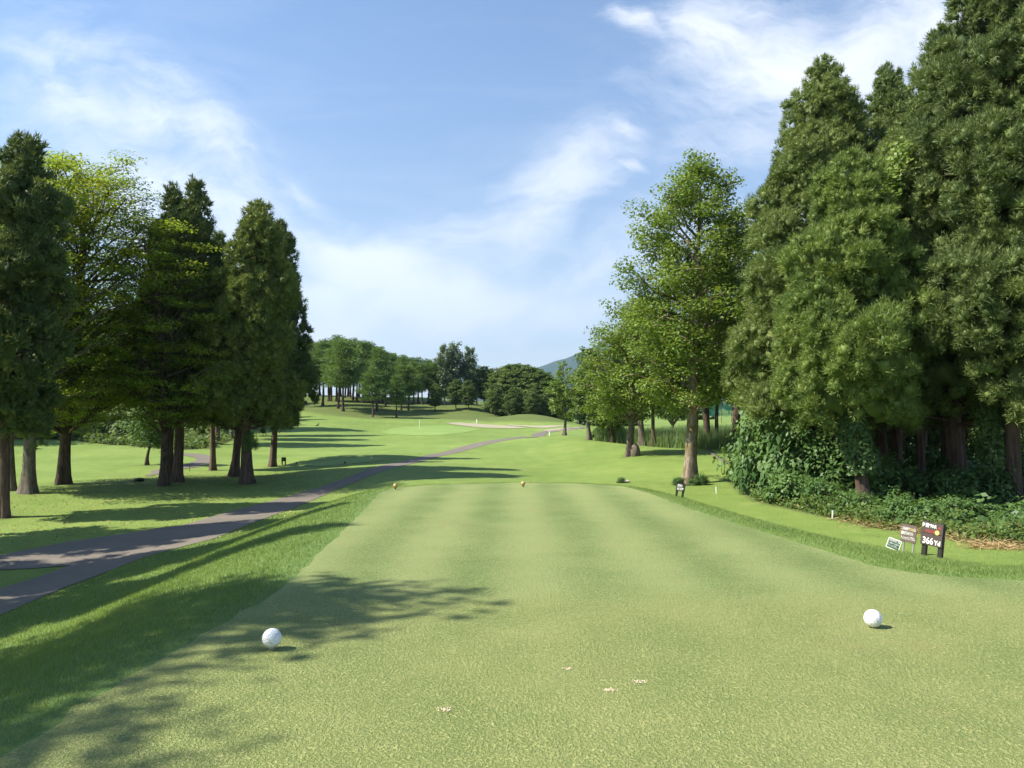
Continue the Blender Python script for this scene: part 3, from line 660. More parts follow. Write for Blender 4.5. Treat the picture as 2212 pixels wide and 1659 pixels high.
cedar('dense olive cedar with small leafy shoots low on its trunk', 535, 31.5, 430, 1.70, 2.5, .24, 69, LG, bough=.50, lobes=16, nb=40, blade=.15, bw=.036, prof=[(0,.85),(.08,1),(.2,.90),(.4,.80),(.6,.68),(.78,.58),(.9,.34),(1,.05)], bulge=.26, xtop=548, mat='cedar_brown')
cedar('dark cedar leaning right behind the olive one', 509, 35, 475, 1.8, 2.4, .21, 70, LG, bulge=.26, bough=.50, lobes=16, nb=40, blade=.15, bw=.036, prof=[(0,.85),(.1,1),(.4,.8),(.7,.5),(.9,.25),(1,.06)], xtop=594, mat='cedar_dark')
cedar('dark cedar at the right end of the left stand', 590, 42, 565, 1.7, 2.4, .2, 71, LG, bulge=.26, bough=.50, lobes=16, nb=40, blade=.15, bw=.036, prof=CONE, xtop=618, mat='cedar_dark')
broad('young_tree', 'small bright green tree on a leaning stem in the sunny left lawn', 320, 42, 862,
      dict(zb=1.0, Rm=1.45, prof=[(0,.8),(.3,1),(.6,.8),(1,.3)], rad=.09, nl=30, clump=.42, flat=.4, leaf=.13, nleaf=75, mat='shrub', bark='bark', rise=.2), 72, LG, xtop=336)
# trees just outside the left edge; their shadows fall on the bank and the tee
om = [broad_parts(75, 12.2, 3.6, 2.4, [(0,.8),(.2,1),(.5,.95),(.8,.75),(1,.3)], .22, nl=70, clump=.75, flat=.5, leaf=.20, nleaf=60, mat='broad', bark='bark_grey', sides=8),
      cedar_parts(76, 12.2, 3.0, 1.5, COLM, .18, lobes=12, nb=18, blade=.16, bw=.05, mat='cedar_dark', sides=8)]
for x, y, k, s, lb in [(-13.7, 13.4, 1, 1.0, 'cedar outside the left edge level with the cart path fork'), (-12.9, 9.9, 1, 1.0, 'cedar outside the left edge beside the lower path'),
                       (-11.9, 4.7, 0, 1.02, 'broadleaf tree outside the left edge near the tee markers'), (-12.6, 1.6, 0, .98, 'broadleaf tree outside the left edge beside the camera'),
                       (-13.5, -2.5, 0, 1.0, 'broadleaf tree outside the left edge behind the camera'), (-15.6, 17.4, 1, 1.08, 'cedar outside the left edge next to the first visible trunk')]:
    plant('cedar_tree' if k else 'broadleaf_tree', lb, 'tree', (x, y, gz(x, y)), om[k], 'trees outside the left edge', rz=x + y, s=s)
# woods behind the left lawn
wood = [broad_parts(s, 9.5, .8, 3.1, ROUND, .2, nl=40, clump=.95, flat=.6, leaf=.30, nleaf=60, mat='woods', bark='bark', sides=6) for s in (81, 82, 83)]
for i, (px, Y, s_) in enumerate([(1700,38,.62),(1760,41,.7),(1830,38,.6),(1895,42,.66),(1960,39,.58),(2020,43,.7),(2085,38,.6),(2150,41,.66),(2215,37,.6),(2280,40,.7),(1990,48,.8),(2110,50,.8),(1870,49,.8)]):
    plant('woodland_tree', '%s low leafy tree from the left in the shade behind the right cedars' % 'first second third fourth fifth sixth seventh eighth ninth tenth'.split()[i] if i < 10 else ['leafy tree far back behind the slim dark trunks', 'leafy tree far back behind the giant cedar', 'leafy tree far back behind the ivy trunk'][i - 10],
          'tree', base(px, Y), wood[i % 3], 'low trees behind the right cedars', rz=i * 2.3, s=(s_, s_, s_ * .9))
for i, (px, Y, s) in enumerate([(20,66,1.1),(75,70,1.15),(130,72,1.1),(185,69,1.0),(235,72,1.1),(285,73,1.05),(335,76,1.0),(385,80,1.05),(430,84,1.0),(470,90,.95),(160,82,1.3),(260,84,1.3),(360,92,1.25),(60,84,1.3),(510,100,.9),(-60,66,1.2),(-150,60,1.3),(-230,56,1.2),(-320,62,1.3)]):  # trees past the left edge are unseen, added to shade the bank
    plant('woodland_tree', 'shaded broadleaf tree in the dark wood behind the sunny left lawn', 'tree', base(px, Y), wood[i % 3], 'trees of the wood behind the left lawn', rz=i * 2.1, s=s)

# ------------------------------------------------------------------ trees on the far slope
larch = [broad_parts(s, 10.5, 3.5, 2.4, [(0,.7),(.15,1),(.4,.85),(.7,.55),(.9,.28),(1,.08)], .18, nl=52, clump=.75, flat=.35, leaf=.34, nleaf=60, mat='larch', bark='bark', rise=.15, tuft=True, aspect=.30, sides=6, inner=.2) for s in (91, 92, 93, 94)]
zs3 = [(20,600),(55,610),(95,625),(115,615),(130,612),(155,615),(225,565),(252,555),(287,560),(325,630),(345,575),(380,560),(437,565),(460,625),(500,600),(515,600),(553,600),(563,640),(597,650),
       (608,580),(645,575),(660,590),(688,590),(725,605),(735,580),(750,585),(770,600),(795,665),(825,640),(835,600),(858,600),(882,620),(920,560),(955,660),(985,630),(1000,600),(1035,630)]
tops = [(580,770),(640,745),(700,727),(760,727),(800,740),(850,760),(880,785),(930,800),(1000,800)]
rl = random.Random(5)
for i, (zx, zy) in enumerate(zs3):
    px = (1000 + zx / 1.7015) / 1.8228; py = (1250 + zy / 1.7015) / 1.8228
    Y = 105 + max(0, (900 - py)) * 1.15; b = base(px, Y)
    top = np.interp(px, [p[0] for p in tops], [p[1] for p in tops]) + rl.uniform(-4, 26) + (25 if Y < 110 else 0)
    H = EYE + bear(px, top)[1] * Y - b[2]
    s = max(.55, H / 10.5)
    plant('larch_tree', 'thin dark trunked larch in the open row on the far slope', 'tree', b, larch[i % 4], 'larches on the far slope', rz=i * 1.7, s=(s * 1.25, s * 1.25, s))
for i, (px, Y, top) in enumerate([(575,140,800),(598,150,790),(622,143,776),(648,152,762),(668,140,744),(690,150,736),(712,142,733),(735,152,731),(752,140,736),(775,150,738),(792,143,742),(812,152,752),(830,142,757),(848,150,762),(865,141,775),(884,138,772),(903,132,770),(925,130,774),(868,131,768),(893,128,780),(912,127,784),(935,128,780)]):
    b = base(px, Y); H = EYE + bear(px, top)[1] * Y - b[2]; s = max(.5, H / 10.5)
    plant('larch_tree', 'larch in the back row on top of the far slope', 'tree', b, larch[(i + 1) % 4], 'larches along the top of the far slope', rz=i * 2.3, s=(s * 1.35, s * 1.35, s))
for i, (px, Y, top) in enumerate([(470,60,620),(500,66,640),(528,72,650),(552,80,680),(505,80,660),(470,92,660)]):
    b = base(px, Y); H = EYE + bear(px, top)[1] * Y - b[2]; s = H / 11
    plant('cedar_tree', ['cedar behind the paired cedars at the foot of the slope','cedar on the slope right of the dark wood','cedar on the slope behind the olive cedar','cedar highest on the slope behind the left stand','cedar in the second row on the slope','cedar at the top corner of the left wood'][i], 'tree', b, bk[i % 2], 'cedars at the foot of the far slope', rz=i * 2.3, s=(s, s, s))
dark = [broad_parts(s, 10, 2.0, 2.9, [(0,.6),(.2,.95),(.45,1),(.7,.80),(.88,.50),(1,.16)], .2, nl=60, clump=.72, flat=.5, leaf=.34, nleaf=52, mat='woods', bark='bark', sides=6) for s in (95, 96, 97)]
for i, (px, Y, top) in enumerate([(948,132,772),(1045,130,790),(1062,128,795),(1082,124,792),(1102,122,786),(1118,121,785),(1136,120,785),(1150,119,792),(1166,118,798),(1182,118,802),
                                  (1196,120,815),(1030,134,795),(1095,130,788),(1128,128,786),(1160,127,794),(1012,120,820),(985,121,818),(940,119,828),(1070,117,828),(1110,115,835),(1150,114,838),(1185,115,835),(1205,118,828)]):
    b = base(px, Y); H = EYE + bear(px, top)[1] * Y - b[2]; s = H / 10
    plant('woodland_tree', 'dark round crowned tree in the dense wood behind the mound', 'tree', b, dark[i % 3], 'trees of the dark wood behind the mound', rz=i * 1.9, s=(s, s, s))
pop = [broad_parts(s, 12, 1.8, 1.9, [(0,.6),(.25,.9),(.6,1),(.85,.8),(1,.45)], .22, nl=46, clump=.75, flat=.9, leaf=.40, nleaf=55, mat='poplar', bark='bark_pale', rise=1.2, sides=6) for s in (98, 99)]
for i, (px, Y, top, lb) in enumerate([(960,127,745,'left poplar of the tall pale pair on the skyline'),(982,128,740,'tallest broad poplar on the skyline'),(1014,128,750,'right slimmer poplar of the tall pair on the skyline')]):
    b = base(px, Y); H = EYE + bear(px, top)[1] * Y - b[2]; s = H / 12
    plant('poplar_tree', lb, 'tree', b, pop[i % 2], 'poplars on the skyline', rz=i, s=(s * .9, s * .9, s))
b = base(872, 135); plant('larch_tree', 'single feathery tree top poking above the far row', 'tree', b, larch[0], rz=1, s=(.8, .8, (EYE + bear(872, 766)[1] * 135 - b[2]) / 10.5))
for i, (px, Y, top) in enumerate([(1245,170,868),(1268,160,870),(1290,190,862),(1315,185,858),(1345,190,852),(1375,185,856),(1400,190,850),(1430,185,856),(1460,190,852),(1490,185,850),(1515,190,856),
                                  (1545,185,852),(1575,190,850),(1605,185,848),(1640,190,845),(1690,180,845),(1740,180,840),(1800,180,840),(1860,180,840),(1920,180,838),(1980,170,840),(2040,170,840),(2100,170,838),(2160,170,838),(2210,160,838)]):
    b = base(px, Y); H = EYE + bear(px, top)[1] * Y - b[2]; s = max(.35, H / 10)
    plant('woodland_tree', 'distant tree in the line of woods across the far right lawn', 'tree', b, dark[i % 3], 'distant trees beyond the far right lawn', rz=i * 1.9, s=(s * 1.2, s * 1.2, s))
for i, (px, Y, top) in enumerate([(1247,104,868),(1258,106,866)]):
    b = base(px, Y); H = EYE + bear(px, top)[1] * Y - b[2]; s = max(.35, H / 10)
    plant('young_tree', ['left','right'][i] + ' one of two small far trees beyond the lone young tree', 'tree', b, dark[i], 'two small far trees', rz=i * 1.9, s=(s * .8, s * .8, s))

# ------------------------------------------------------------------ mountains
def mountain(name, label, prof, Y, depth, seed):
    r = np.random.default_rng(seed); xs = np.linspace(prof[0][0], prof[-1][0], 220)
    zt = np.interp(xs, [p[0] for p in prof], [p[1] for p in prof]); k = 34
    V = np.zeros((k, 220, 3)); X = (xs - CX) / F0 * Y; Zt = (HZ - zt) / F0 * Y
    for j in range(k):
        f = j / (k - 1); h = math.sin(min(1, f * 1.6) * math.pi / 2) if f < .625 else math.cos((f - .625) / .375 * math.pi / 2)
        V[j, :, 0] = X; V[j, :, 1] = Y - depth * (.5 - f); V[j, :, 2] = Zt * h
    n1 = sum(np.sin(V[..., 0] * a + V[..., 1] * b_ + c) / (i + 1) for i, (a, b_, c) in enumerate(r.uniform(.002, .02, (8, 3)) * np.array([1, 1, 300])))
    V[..., 2] += n1 * .018 * Zt.max() * np.sin(np.linspace(0, 1, k) * math.pi)[:, None]; V[..., 2] -= 5 * (V[..., 2] < 8)
    I = np.arange(k * 220).reshape(k, 220); Fq = np.stack([I[:-1, :-1], I[:-1, 1:], I[1:, 1:], I[1:, :-1]], -1).reshape(-1, 4)
    tag(obj(name, np_mesh(name, V.reshape(-1, 3), Fq, M['hill'], True)), label, kind='structure')
mountain('mountain', 'blue forested mountain rising behind the right trees', [(1060,905),(1120,818),(1150,800),(1190,783),(1225,768),(1262,756),(1330,735),(1420,700),(1500,690),(1600,720),(1750,780),(1900,850),(2000,905)], 4200, 1800, 1)
mountain('mountain', 'faint blue peak behind the poplars', [(900,905),(960,830),(1000,790),(1022,777),(1035,783),(1060,796),(1120,850),(1180,905)], 5200, 1500, 2)

# ------------------------------------------------------------------ shrubs, reeds, weeds, ivy
def shrub_parts(seed, h, rx, n=40, clump=.32, leaf=.11, nleaf=70, mat='shrub', aspect=.6):
    r = np.random.default_rng(seed)
    v = unit(r.normal(size=(n, 3))); v[:, 2] = np.abs(v[:, 2]); rad = r.uniform(.45, 1.0, n)
    C = v * rad[:, None] * np.array([rx, rx, h * .88]) ; C[:, 2] += .12 * h
    tl = [(np.array([[0, 0, -.1], c * .5 + np.array([0, 0, .1]), c]), np.array([.022, .014, .006]), 4) for c in C[::2]]
    A = clump * r.uniform(.6, 1.2, n); ns = (nleaf * (A / clump) ** 2).astype(int) + 5; ii = np.repeat(np.arange(n), ns); m_ = len(ii)
    w = unit(r.normal(size=(m_, 3))); p = C[ii] + w * (A[ii] * r.random(m_) ** .4)[:, None] * np.array([1, 1, .7])
    p[:, 2] = np.maximum(p[:, 2], .03)
    N = unit(unit(C[ii]) * .5 + w * .4 + np.array([0, 0, .7]) + r.normal(size=(m_, 3)) * .4); s = r.uniform(.6, 1.3, m_)
    V, F = leaf_quads(p, N, leaf * s, leaf * aspect * s, r); tV, tF = tubes(tl)
    return np_mesh('stem', tV, tF, M['bark'], True), np_mesh('foliage', V, F, M[mat])
SP = [shrub_parts(101, 1.0, .8), shrub_parts(102, 1.0, .7, leaf=.13), shrub_parts(103, 1.0, .9, n=50, leaf=.09), shrub_parts(104, 1.0, .75, n=36, leaf=.15, nleaf=50)]
shr = [(1640,25.5,3.0,1.35,'tall glossy leafed bush at the left end of the right thicket'),(1690,24.5,2.85,1.35,'tall bush with fresh pointed leaves, second from the left of the thicket'),
       (1745,24,2.4,1.3,'mid height bush left of the ivy trunk'),(1790,23.5,1.7,1.1,'leafy bush close to the foot of the ivy trunk'),(1620,27,1.5,1.0,'low bush at the outer left corner of the thicket'),
       (1705,22.2,1.05,.85,'low bush at the grass edge of the thicket, left part'),(1770,21,.9,.75,'low bush at the grass edge before the ivy trunk'),(1920,21.5,1.5,1.1,'dark bush right of the ivy trunk'),
       (1965,22,1.2,1.0,'dark bush in the shade of the cedars'),(2020,21,1.25,1.0,'bush in the shade left of the slim trunks'),(2075,20.5,1.35,1.0,'bush in front of the slim dark trunks'),
       (2125,20,1.3,.9,'bush leaning on the bare reddish trunk'),(1935,17.8,.75,.6,'low leafy plant above the first sign'),(1990,17.2,.7,.6,'low leafy plant behind the brown sign'),
       (2045,17.6,.75,.65,'low leafy plant behind the yardage sign'),(2098,17.5,.6,.55,'low leafy plant right of the yardage sign'),(2165,16.8,.45,.5,'low plant before the bare reddish trunk'),
       (2240,17.5,.8,.8,'bush at the right border'),(1840,19.6,.7,.6,'low plant at the foot of the ivy trunk'),(1880,23,1.9,1.1,'shaded bush behind the ivy trunk'),(2200,22,1.6,1.2,'shaded bush behind the bare reddish trunk'),
       (2000,25,1.7,1.3,'shaded bush deep in the thicket'),(1850,27,1.9,1.4,'deep shaded bush in the middle of the thicket'),(1720,29,2.0,1.4,'deep shaded bush behind the tall bushes')]
for i, (px, Y, h, w, lb) in enumerate(shr):
    plant('bush', lb, 'bush', base(px, Y), SP[i % 4], 'bushes of the right thicket', rz=i * 1.1, s=(w, w, h), names=('stem', 'foliage'))
WS = shrub_parts(105, 1.0, 1.0, n=60, clump=.4, leaf=.2, nleaf=60, mat='woods')
rl = random.Random(8)
for i in range(24):
    px = -40 + i * 23 + rl.uniform(-6, 6); Y = 62 + rl.uniform(0, 5) + max(0, i - 14) * 1.6
    h = rl.uniform(1.3, 2.6)
    plant('bush', 'shaded bush in the undergrowth at the foot of the left wood', 'bush', base(px, Y), WS, 'undergrowth of the left wood', rz=i, s=(h * .9, h * .9, h), names=('stem', 'foliage'))
for i in range(34):
    px = 1062 + i * 4.6; Y = 123 + rl.uniform(-4, 6); h = rl.uniform(1.0, 1.9)
    plant('bush', 'dark bush in the undergrowth of the far wood', 'bush', base(px, Y), WS, 'undergrowth of the far wood', rz=i, s=(h, h, h), names=('stem', 'foliage'))
for i, (px, Y, h) in enumerate([(1300, 118, 3), (1335, 120, 3.2), (1500, 140, 3.5), (1330,57,1.1),(1300,58,.8)]):
    plant('bush', ['far bush on the lawn right of the narrow dark tree','second far bush on the lawn behind the bushy tree','far bush beyond the mossy trunk','bush among the reeds below the bushy tree','low bush at the left end of the reeds'][i], 'bush', base(px, Y), WS, None, s=h, names=('stem', 'foliage'))

def stuff_blades(name, label, xy, h, w, mat, lean=.35, seed=1, sink=.01, up=1.0):
    r = np.random.default_rng(seed); n = len(xy); z = Gz(xy[:, 0], xy[:, 1])
    P = np.column_stack([xy, z - sink]); D = unit(r.normal(size=(n, 3)) * lean + np.array([0, 0, up]))
    D[:, 2] = np.abs(D[:, 2]); V, F = blades(P, D, h, w, r)
    return tag(obj(name, np_mesh(name, V, F, M[mat])), label, kind='stuff')
def scatter(poly, n, seed):
    r = np.random.default_rng(seed); P = np.asarray(poly); a, b_ = P.min(0), P.max(0); out = []
    got = 0
    while got < n:
        q = r.uniform(a, b_, (n * 2, 2)); q = q[inside(P, q[:, 0], q[:, 1])]; out.append(q); got += len(q)
    return np.concatenate(out)[:n]
reedp = [hit(*p)[:2] for p in [(1283,952),(1340,958),(1400,964),(1450,968),(1520,971),(1590,972),(1640,968)]] + [base(1660, 66)[:2], base(1480, 68)[:2], base(1300, 60)[:2]]
q = scatter(reedp, 24000, 5); r_ = np.random.default_rng(9)
stuff_blades('reeds', 'tall grey green reeds growing between the right trunks', q, r_.uniform(.6, 1.25, len(q)), .05, 'reed', .16, 6)

# weeds along the edge of the thicket
edge = np.array([hit(*p)[:2] for p in BRUSH_PX])
def along(edge, n, w0, w1, seed):
    r = np.random.default_rng(seed); seg = np.diff(edge, axis=0); L = np.linalg.norm(seg, axis=1); c = np.concatenate([[0], np.cumsum(L)])
    s = r.uniform(0, c[-1], n); k = np.clip(np.searchsorted(c, s) - 1, 0, len(L) - 1); f = (s - c[k]) / L[k]
    p = edge[k] + seg[k] * f[:, None]; nrm = np.column_stack([-seg[k][:, 1], seg[k][:, 0]]) / L[k][:, None]
    return p + nrm * r.uniform(w0, w1, n)[:, None]
def leaf_cover(name, label, xy, hmax, leaf, mat, seed, kind='stuff', up=.9):
    r = np.random.default_rng(seed); n = len(xy)
    lump = .5 + .5 * np.sin(xy[:, 0] * 2.1 + 1) * np.sin(xy[:, 1] * 2.7)
    z = Gz(xy[:, 0], xy[:, 1]) + r.random(n) ** 1.5 * hmax * (.35 + lump)
    N = unit(r.normal(size=(n, 3)) * .5 + np.array([-.1, -.15, up])); s = r.uniform(.5, 1.4, n)
    V, F = leaf_quads(np.column_stack([xy, z + .01]), N, leaf * s, leaf * .6 * s, r)
    return tag(obj(name, np_mesh(name, V, F, M[mat])), label, kind=kind)
leaf_cover('weeds', 'low creeping weeds along the foot of the right thicket', along(edge, 42000, -.1, 2.6, 3), .34, .085, 'weed', 4)
q = scatter(BRUSH, 60000, 15)
leaf_cover('ground_ivy', 'shaded ground cover under the right cedars', q, .55, .15, 'ivy', 16)
q = scatter(LWOOD[:10], 16000, 25)
leaf_cover('undergrowth', 'shaded low undergrowth covering the bank below the left wood', q, .7, .30, 'woods', 26)
cl = []
for i, (px, py, n, w) in enumerate([(2120,1160,2200,1.1),(2190,1172,1500,.9),(2030,1150,900,.7),(1960,1142,800,.8),(1900,1132,450,.7),(2150,1185,500,.6),(1850,1124,260,.5)]):
    x, y, z = hit(px, py); r = np.random.default_rng(i); cl.append(np.column_stack([x + r.normal(size=n) * w * .5, y + r.normal(size=n) * w * .3]))
cl = np.concatenate(cl); r = np.random.default_rng(77)
P = np.column_stack([cl, Gz(cl[:, 0], cl[:, 1]) + r.random(len(cl)) * .12]); D = unit(r.normal(size=P.shape) * np.array([1, 1, .35]))
V, F = blades(P, D, r.uniform(.1, .28, len(P)), .014, r)
tag(obj('dry_grass', np_mesh('dry_grass', V, F, M['straw'])), 'pale dry clippings lying along the edge of the thicket', kind='stuff')

r = np.random.default_rng(41); q = np.column_stack([r.uniform(-17, -5.5, 5200), r.uniform(17, 37, 5200)]); q = q[~inside(PATH, q[:, 0], q[:, 1])]
V, F = leaf_quads(np.column_stack([q, Gz(q[:, 0], q[:, 1]) + .02]), unit(r.normal(size=(len(q), 3)) * .3 + np.array([0, 0, 1])), .06 * r.uniform(.6, 1.3, len(q)), .04, r)
tag(obj('leaf_litter', np_mesh('leaf_litter', V, F, M['straw'])), 'scattered dry leaves on the grass under the left trees', kind='stuff')
def ivy_on(px, Y, zmax, rad, n, label, seed, bend=0, xtop=None, H=10):
    r = np.random.default_rng(seed); b = base(px, Y); z = r.uniform(1.0, zmax, n) if bend else r.uniform(.4, zmax, n); an = r.uniform(0, 2 * math.pi, n)
    lx = ((xtop - px) / F0 * Y if xtop else 0) * (z / H) ** 1.4 + bend * np.sin(np.clip(z / H, 0, 1) * math.pi)
    rr = rad * (1 + .35 * np.sin(z * 2.3 + an)) + r.uniform(0, .1, n)
    out = np.column_stack([np.cos(an), np.sin(an), np.zeros(n)])
    P = out * rr[:, None] + np.column_stack([lx, np.zeros(n), z])
    N = unit(out + r.normal(size=(n, 3)) * .5 + np.array([0, 0, .5])); s = r.uniform(.6, 1.3, n)
    V, F = leaf_quads(P, N, .10 * s, .08 * s, r)
    o = obj('ivy', np_mesh('ivy', V, F, M['ivy']), loc=b); tag(o, label, 'ivy')
ivy_on(1868, 20.5, 3.4, .30, 4200, 'thick ivy climbing the bent cedar trunk', 5, bend=-.25, xtop=1850, H=8.2)
ivy_on(2140, 20.2, 4.0, .22, 2600, 'ivy climbing the trunk left of the bare reddish trunk', 6)

# ------------------------------------------------------------------ grass blades
def grass(name, label, region, dens0, h, wf, mat, seed, cond, falloff=1.6, ref=6.0, lean=.5, ymax=24):
    r = np.random.default_rng(seed); x0, x1, y0, y1 = region; out = []
    step = .8; ys = np.arange(y0, y1, step)
    for y in ys:
        d = dens0 * min(1, (ref / max(y, 1)) ** falloff); n = int(d * (x1 - x0) * step)
        # only the part that lies in the field of view
        xa, xb = max(x0, -(y + step) * .68 - .4), min(x1, (y + step) * .68 + .4)
        n = int(d * max(0, xb - xa) * step); out.append(np.column_stack([r.uniform(xa, xb, n), r.uniform(y, y + step, n)]))
    q = np.concatenate(out); q = q[cond(q[:, 0], q[:, 1])]
    n = len(q); dd = np.hypot(q[:, 0], q[:, 1]); hh = r.uniform(.55, 1.25, n) * (h(q[:, 0], q[:, 1]) if callable(h) else h)
    w = wf * np.maximum(1, dd / ref) ** .8 * r.uniform(.7, 1.3, n)
    return stuff_blades(name, label, q, hh, w, mat, lean, seed + 1)
outside = lambda x, y: ~inside(TEE, x, y) & ~inside(PATH, x, y)
grass('rough_grass', 'longer dark green grass on the bank around the tee', (-7.3, 8.5, 2.4, 23), 5200, (lambda x, y:   .034 + .018 * np.clip(dist(TEE, x, y) / .3, 0, 1)), .0055, 'rough_blade', 201,
      lambda x, y: outside(x, y) & (dist(TEE, x, y) < np.where(x < 1, 5.0, 2.8 + .3 * np.sin(y))) & (dist(TEE, x, y) > .01), lean=.45)
grass('lawn_grass', 'short yellow green lawn grass beyond the rough', (-17, 14, 9, 30), 1600, .026, .007, 'lawn_blade', 203,
      lambda x, y: outside(x, y) & (dist(TEE, x, y) >= np.where(x < 1, 4.6, 2.5)) & ~inside(BRUSH, x, y), ref=10, lean=.7)
grass('tee_grass', 'very short grain of mown grass on the tee', (-2.6, 9.5, 2.6, 14), 10500, .012, .0042, 'tee_blade', 205,
      lambda x, y: inside(TEE, x, y), falloff=1.9, ref=4.5, lean=.9)
# small sandy divots
for i, (px, py, w, lb) in enumerate([(1380,1476,.05,'pale sandy divot right of the middle of the tee'),(1316,1493,.045,'pale sandy divot left of its neighbour'),(963,1536,.05,'sandy divot nearest the camera'),(1228,1447,.03,'faint sandy divot near the centre')]):
    x, y, z = hit(px, py); r = np.random.default_rng(i); n = 60
    P = np.column_stack([x + r.normal(size=n) * w * .5, y + r.normal(size=n) * w * .35, .008 + r.random(n) * .003]); N = unit(r.normal(size=(n, 3)) * .4 + np.array([0, 0, 1]))
    V, F = leaf_quads(P, N, .011, .008, r); tag(obj('sand_divot', np_mesh('sand_divot', V, F, M['divot'])), lb, kind='stuff')

# ------------------------------------------------------------------ tee markers
def ball_mat(name, c, rough, metal=0.0):
    m, t = new_mat(name)
    co = t.n('ShaderNodeTexCoord').outputs['Object']
    vo = t.n('ShaderNodeTexVoronoi', {'Vector': co, 'Scale': 62.0}).outputs['Distance']
    bp = t.n('ShaderNodeBump', {'Strength': .8, 'Distance': .006, 'Height': t.ramp(vo, [(.1, 0), (.45, 1)])})
    d = t.noise(co, 20, 4)
    cc = t.mix(t.ramp(d, [(.50, 0), (.78, .55)]), (*c, 1), (c[0] * .55, c[1] * .52, c[2] * .40, 1))
    b = t.n('ShaderNodeBsdfPrincipled', {'Base Color': cc, 'Roughness': rough, 'Metallic': metal, 'Normal': bp.outputs[0]})
    t.n('ShaderNodeOutputMaterial', {'Surface': b.outputs[0]}); return m
M['white_ball'] = ball_mat('white_marker', (.80, .81, .83), .35)
M['gold_ball'] = ball_mat('gold_marker', (.50, .35, .12), .4, .3)
M['cream_ball'] = ball_mat('cream_marker', (.75, .70, .45), .4)
M['red_ball'] = ball_mat('dark_red_marker', (.12, .012, .010), .4)
M['tee_post'] = simple('marker_peg', (.10, .09, .06), .6)
M['tee_post_w'] = simple('marker_peg_pale', (.45, .42, .35), .6)
def marker(label, px, py, rad, mat, group, peg='tee_post', hgt=.02):
    x, y, z = hit(px, py); o = thing('tee_marker', label, 'tee marker', (x, y, z), group)
    bm = bmesh.new(); bmesh.ops.create_uvsphere(bm, u_segments=40, v_segments=24, radius=rad)
    bmesh.ops.translate(bm, vec=(0, 0, rad + hgt), verts=bm.verts)
    me = bpy.data.meshes.new('ball'); bm.to_mesh(me); bm.free(); me.materials.append(M[mat])
    me.polygons.foreach_set('use_smooth', [True] * len(me.polygons)); obj('ball', me, o)
    tV, tF = tubes([(np.array([[0, 0, -.04], [0, 0, hgt * .3], [0, 0, hgt + rad * .18]]), np.array([rad * .16, rad * .2, rad * .5]), 12)])
    obj('peg', np_mesh('peg', tV, tF, M[peg], True), o)
marker('white dimpled ball marker at the left, in the dappled shade', 587, 1405, .0655, 'white_ball', 'white tee markers', 'tee_post_w')
marker('white dimpled ball marker at the right, in full sun', 1886, 1357, .067, 'white_ball', 'white tee markers', 'tee_post', .008)
marker('left gold ball marker at the far end of the tee', 854, 1058, .052, 'gold_ball', 'gold tee markers', 'tee_post', .04)
marker('right gold ball marker at the far end of the tee', 1130, 1053, .052, 'gold_ball', 'gold tee markers', 'tee_post', .04)
marker('left cream marker on the forward tee', 700, 993.5, .055, 'cream_ball', 'cream tee markers')
marker('right cream marker on the forward tee', 803, 992.5, .055, 'cream_ball', 'cream tee markers')
marker('left dark red marker on the forward tee', 640, 1003, .055, 'red_ball', 'dark red tee markers')
marker('right dark red marker on the forward tee', 745, 1002, .055, 'red_ball', 'dark red tee markers')

# ------------------------------------------------------------------ signs
M['brown_board'] = simple('brown_painted_board', (.075, .055, .050), .7, var=.15, bump=.3, bscale=40)
M['black_wood'] = simple('black_stained_wood', (.022, .018, .015), .7, var=.2, bump=.4, bscale=30, vscale=20)
M['grey_board'] = simple('grey_brown_board', (.14, .105, .09), .75, var=.1)
M['white_paint'] = simple('white_paint', (.85, .85, .80), .6, var=.03)
M['red_paint'] = simple('red_paint', (.50, .045, .05), .6, var=.05)
M['yellow_paint'] = simple('yellow_paint', (.72, .52, .16), .6, var=.05)
M['green_panel'] = simple('green_panel', (.035, .10, .07), .5, var=.05)
M['steel'] = simple('galvanised_post', (.50, .50, .48), .45, .6, var=.08)
def box_bm(bm, x0, x1, y0, y1, z0, z1, bevel=.004):
    r = bmesh.ops.create_cube(bm, size=1.0); vs = r['verts']
    bmesh.ops.scale(bm, vec=(x1 - x0, y1 - y0, z1 - z0), verts=vs); bmesh.ops.translate(bm, vec=((x0 + x1) / 2, (y0 + y1) / 2, (z0 + z1) / 2), verts=vs)
    if bevel: bmesh.ops.bevel(bm, geom=list({e for v in vs for e in v.link_edges}), offset=bevel, segments=2, affect='EDGES')
def boxes(name, lst, mat, parent, bevel=.004):
    bm = bmesh.new()
    for b_ in lst: box_bm(bm, *b_, bevel)
    me = bpy.data.meshes.new(name); bm.to_mesh(me); bm.free(); me.materials.append(M[mat]); return obj(name, me, parent)
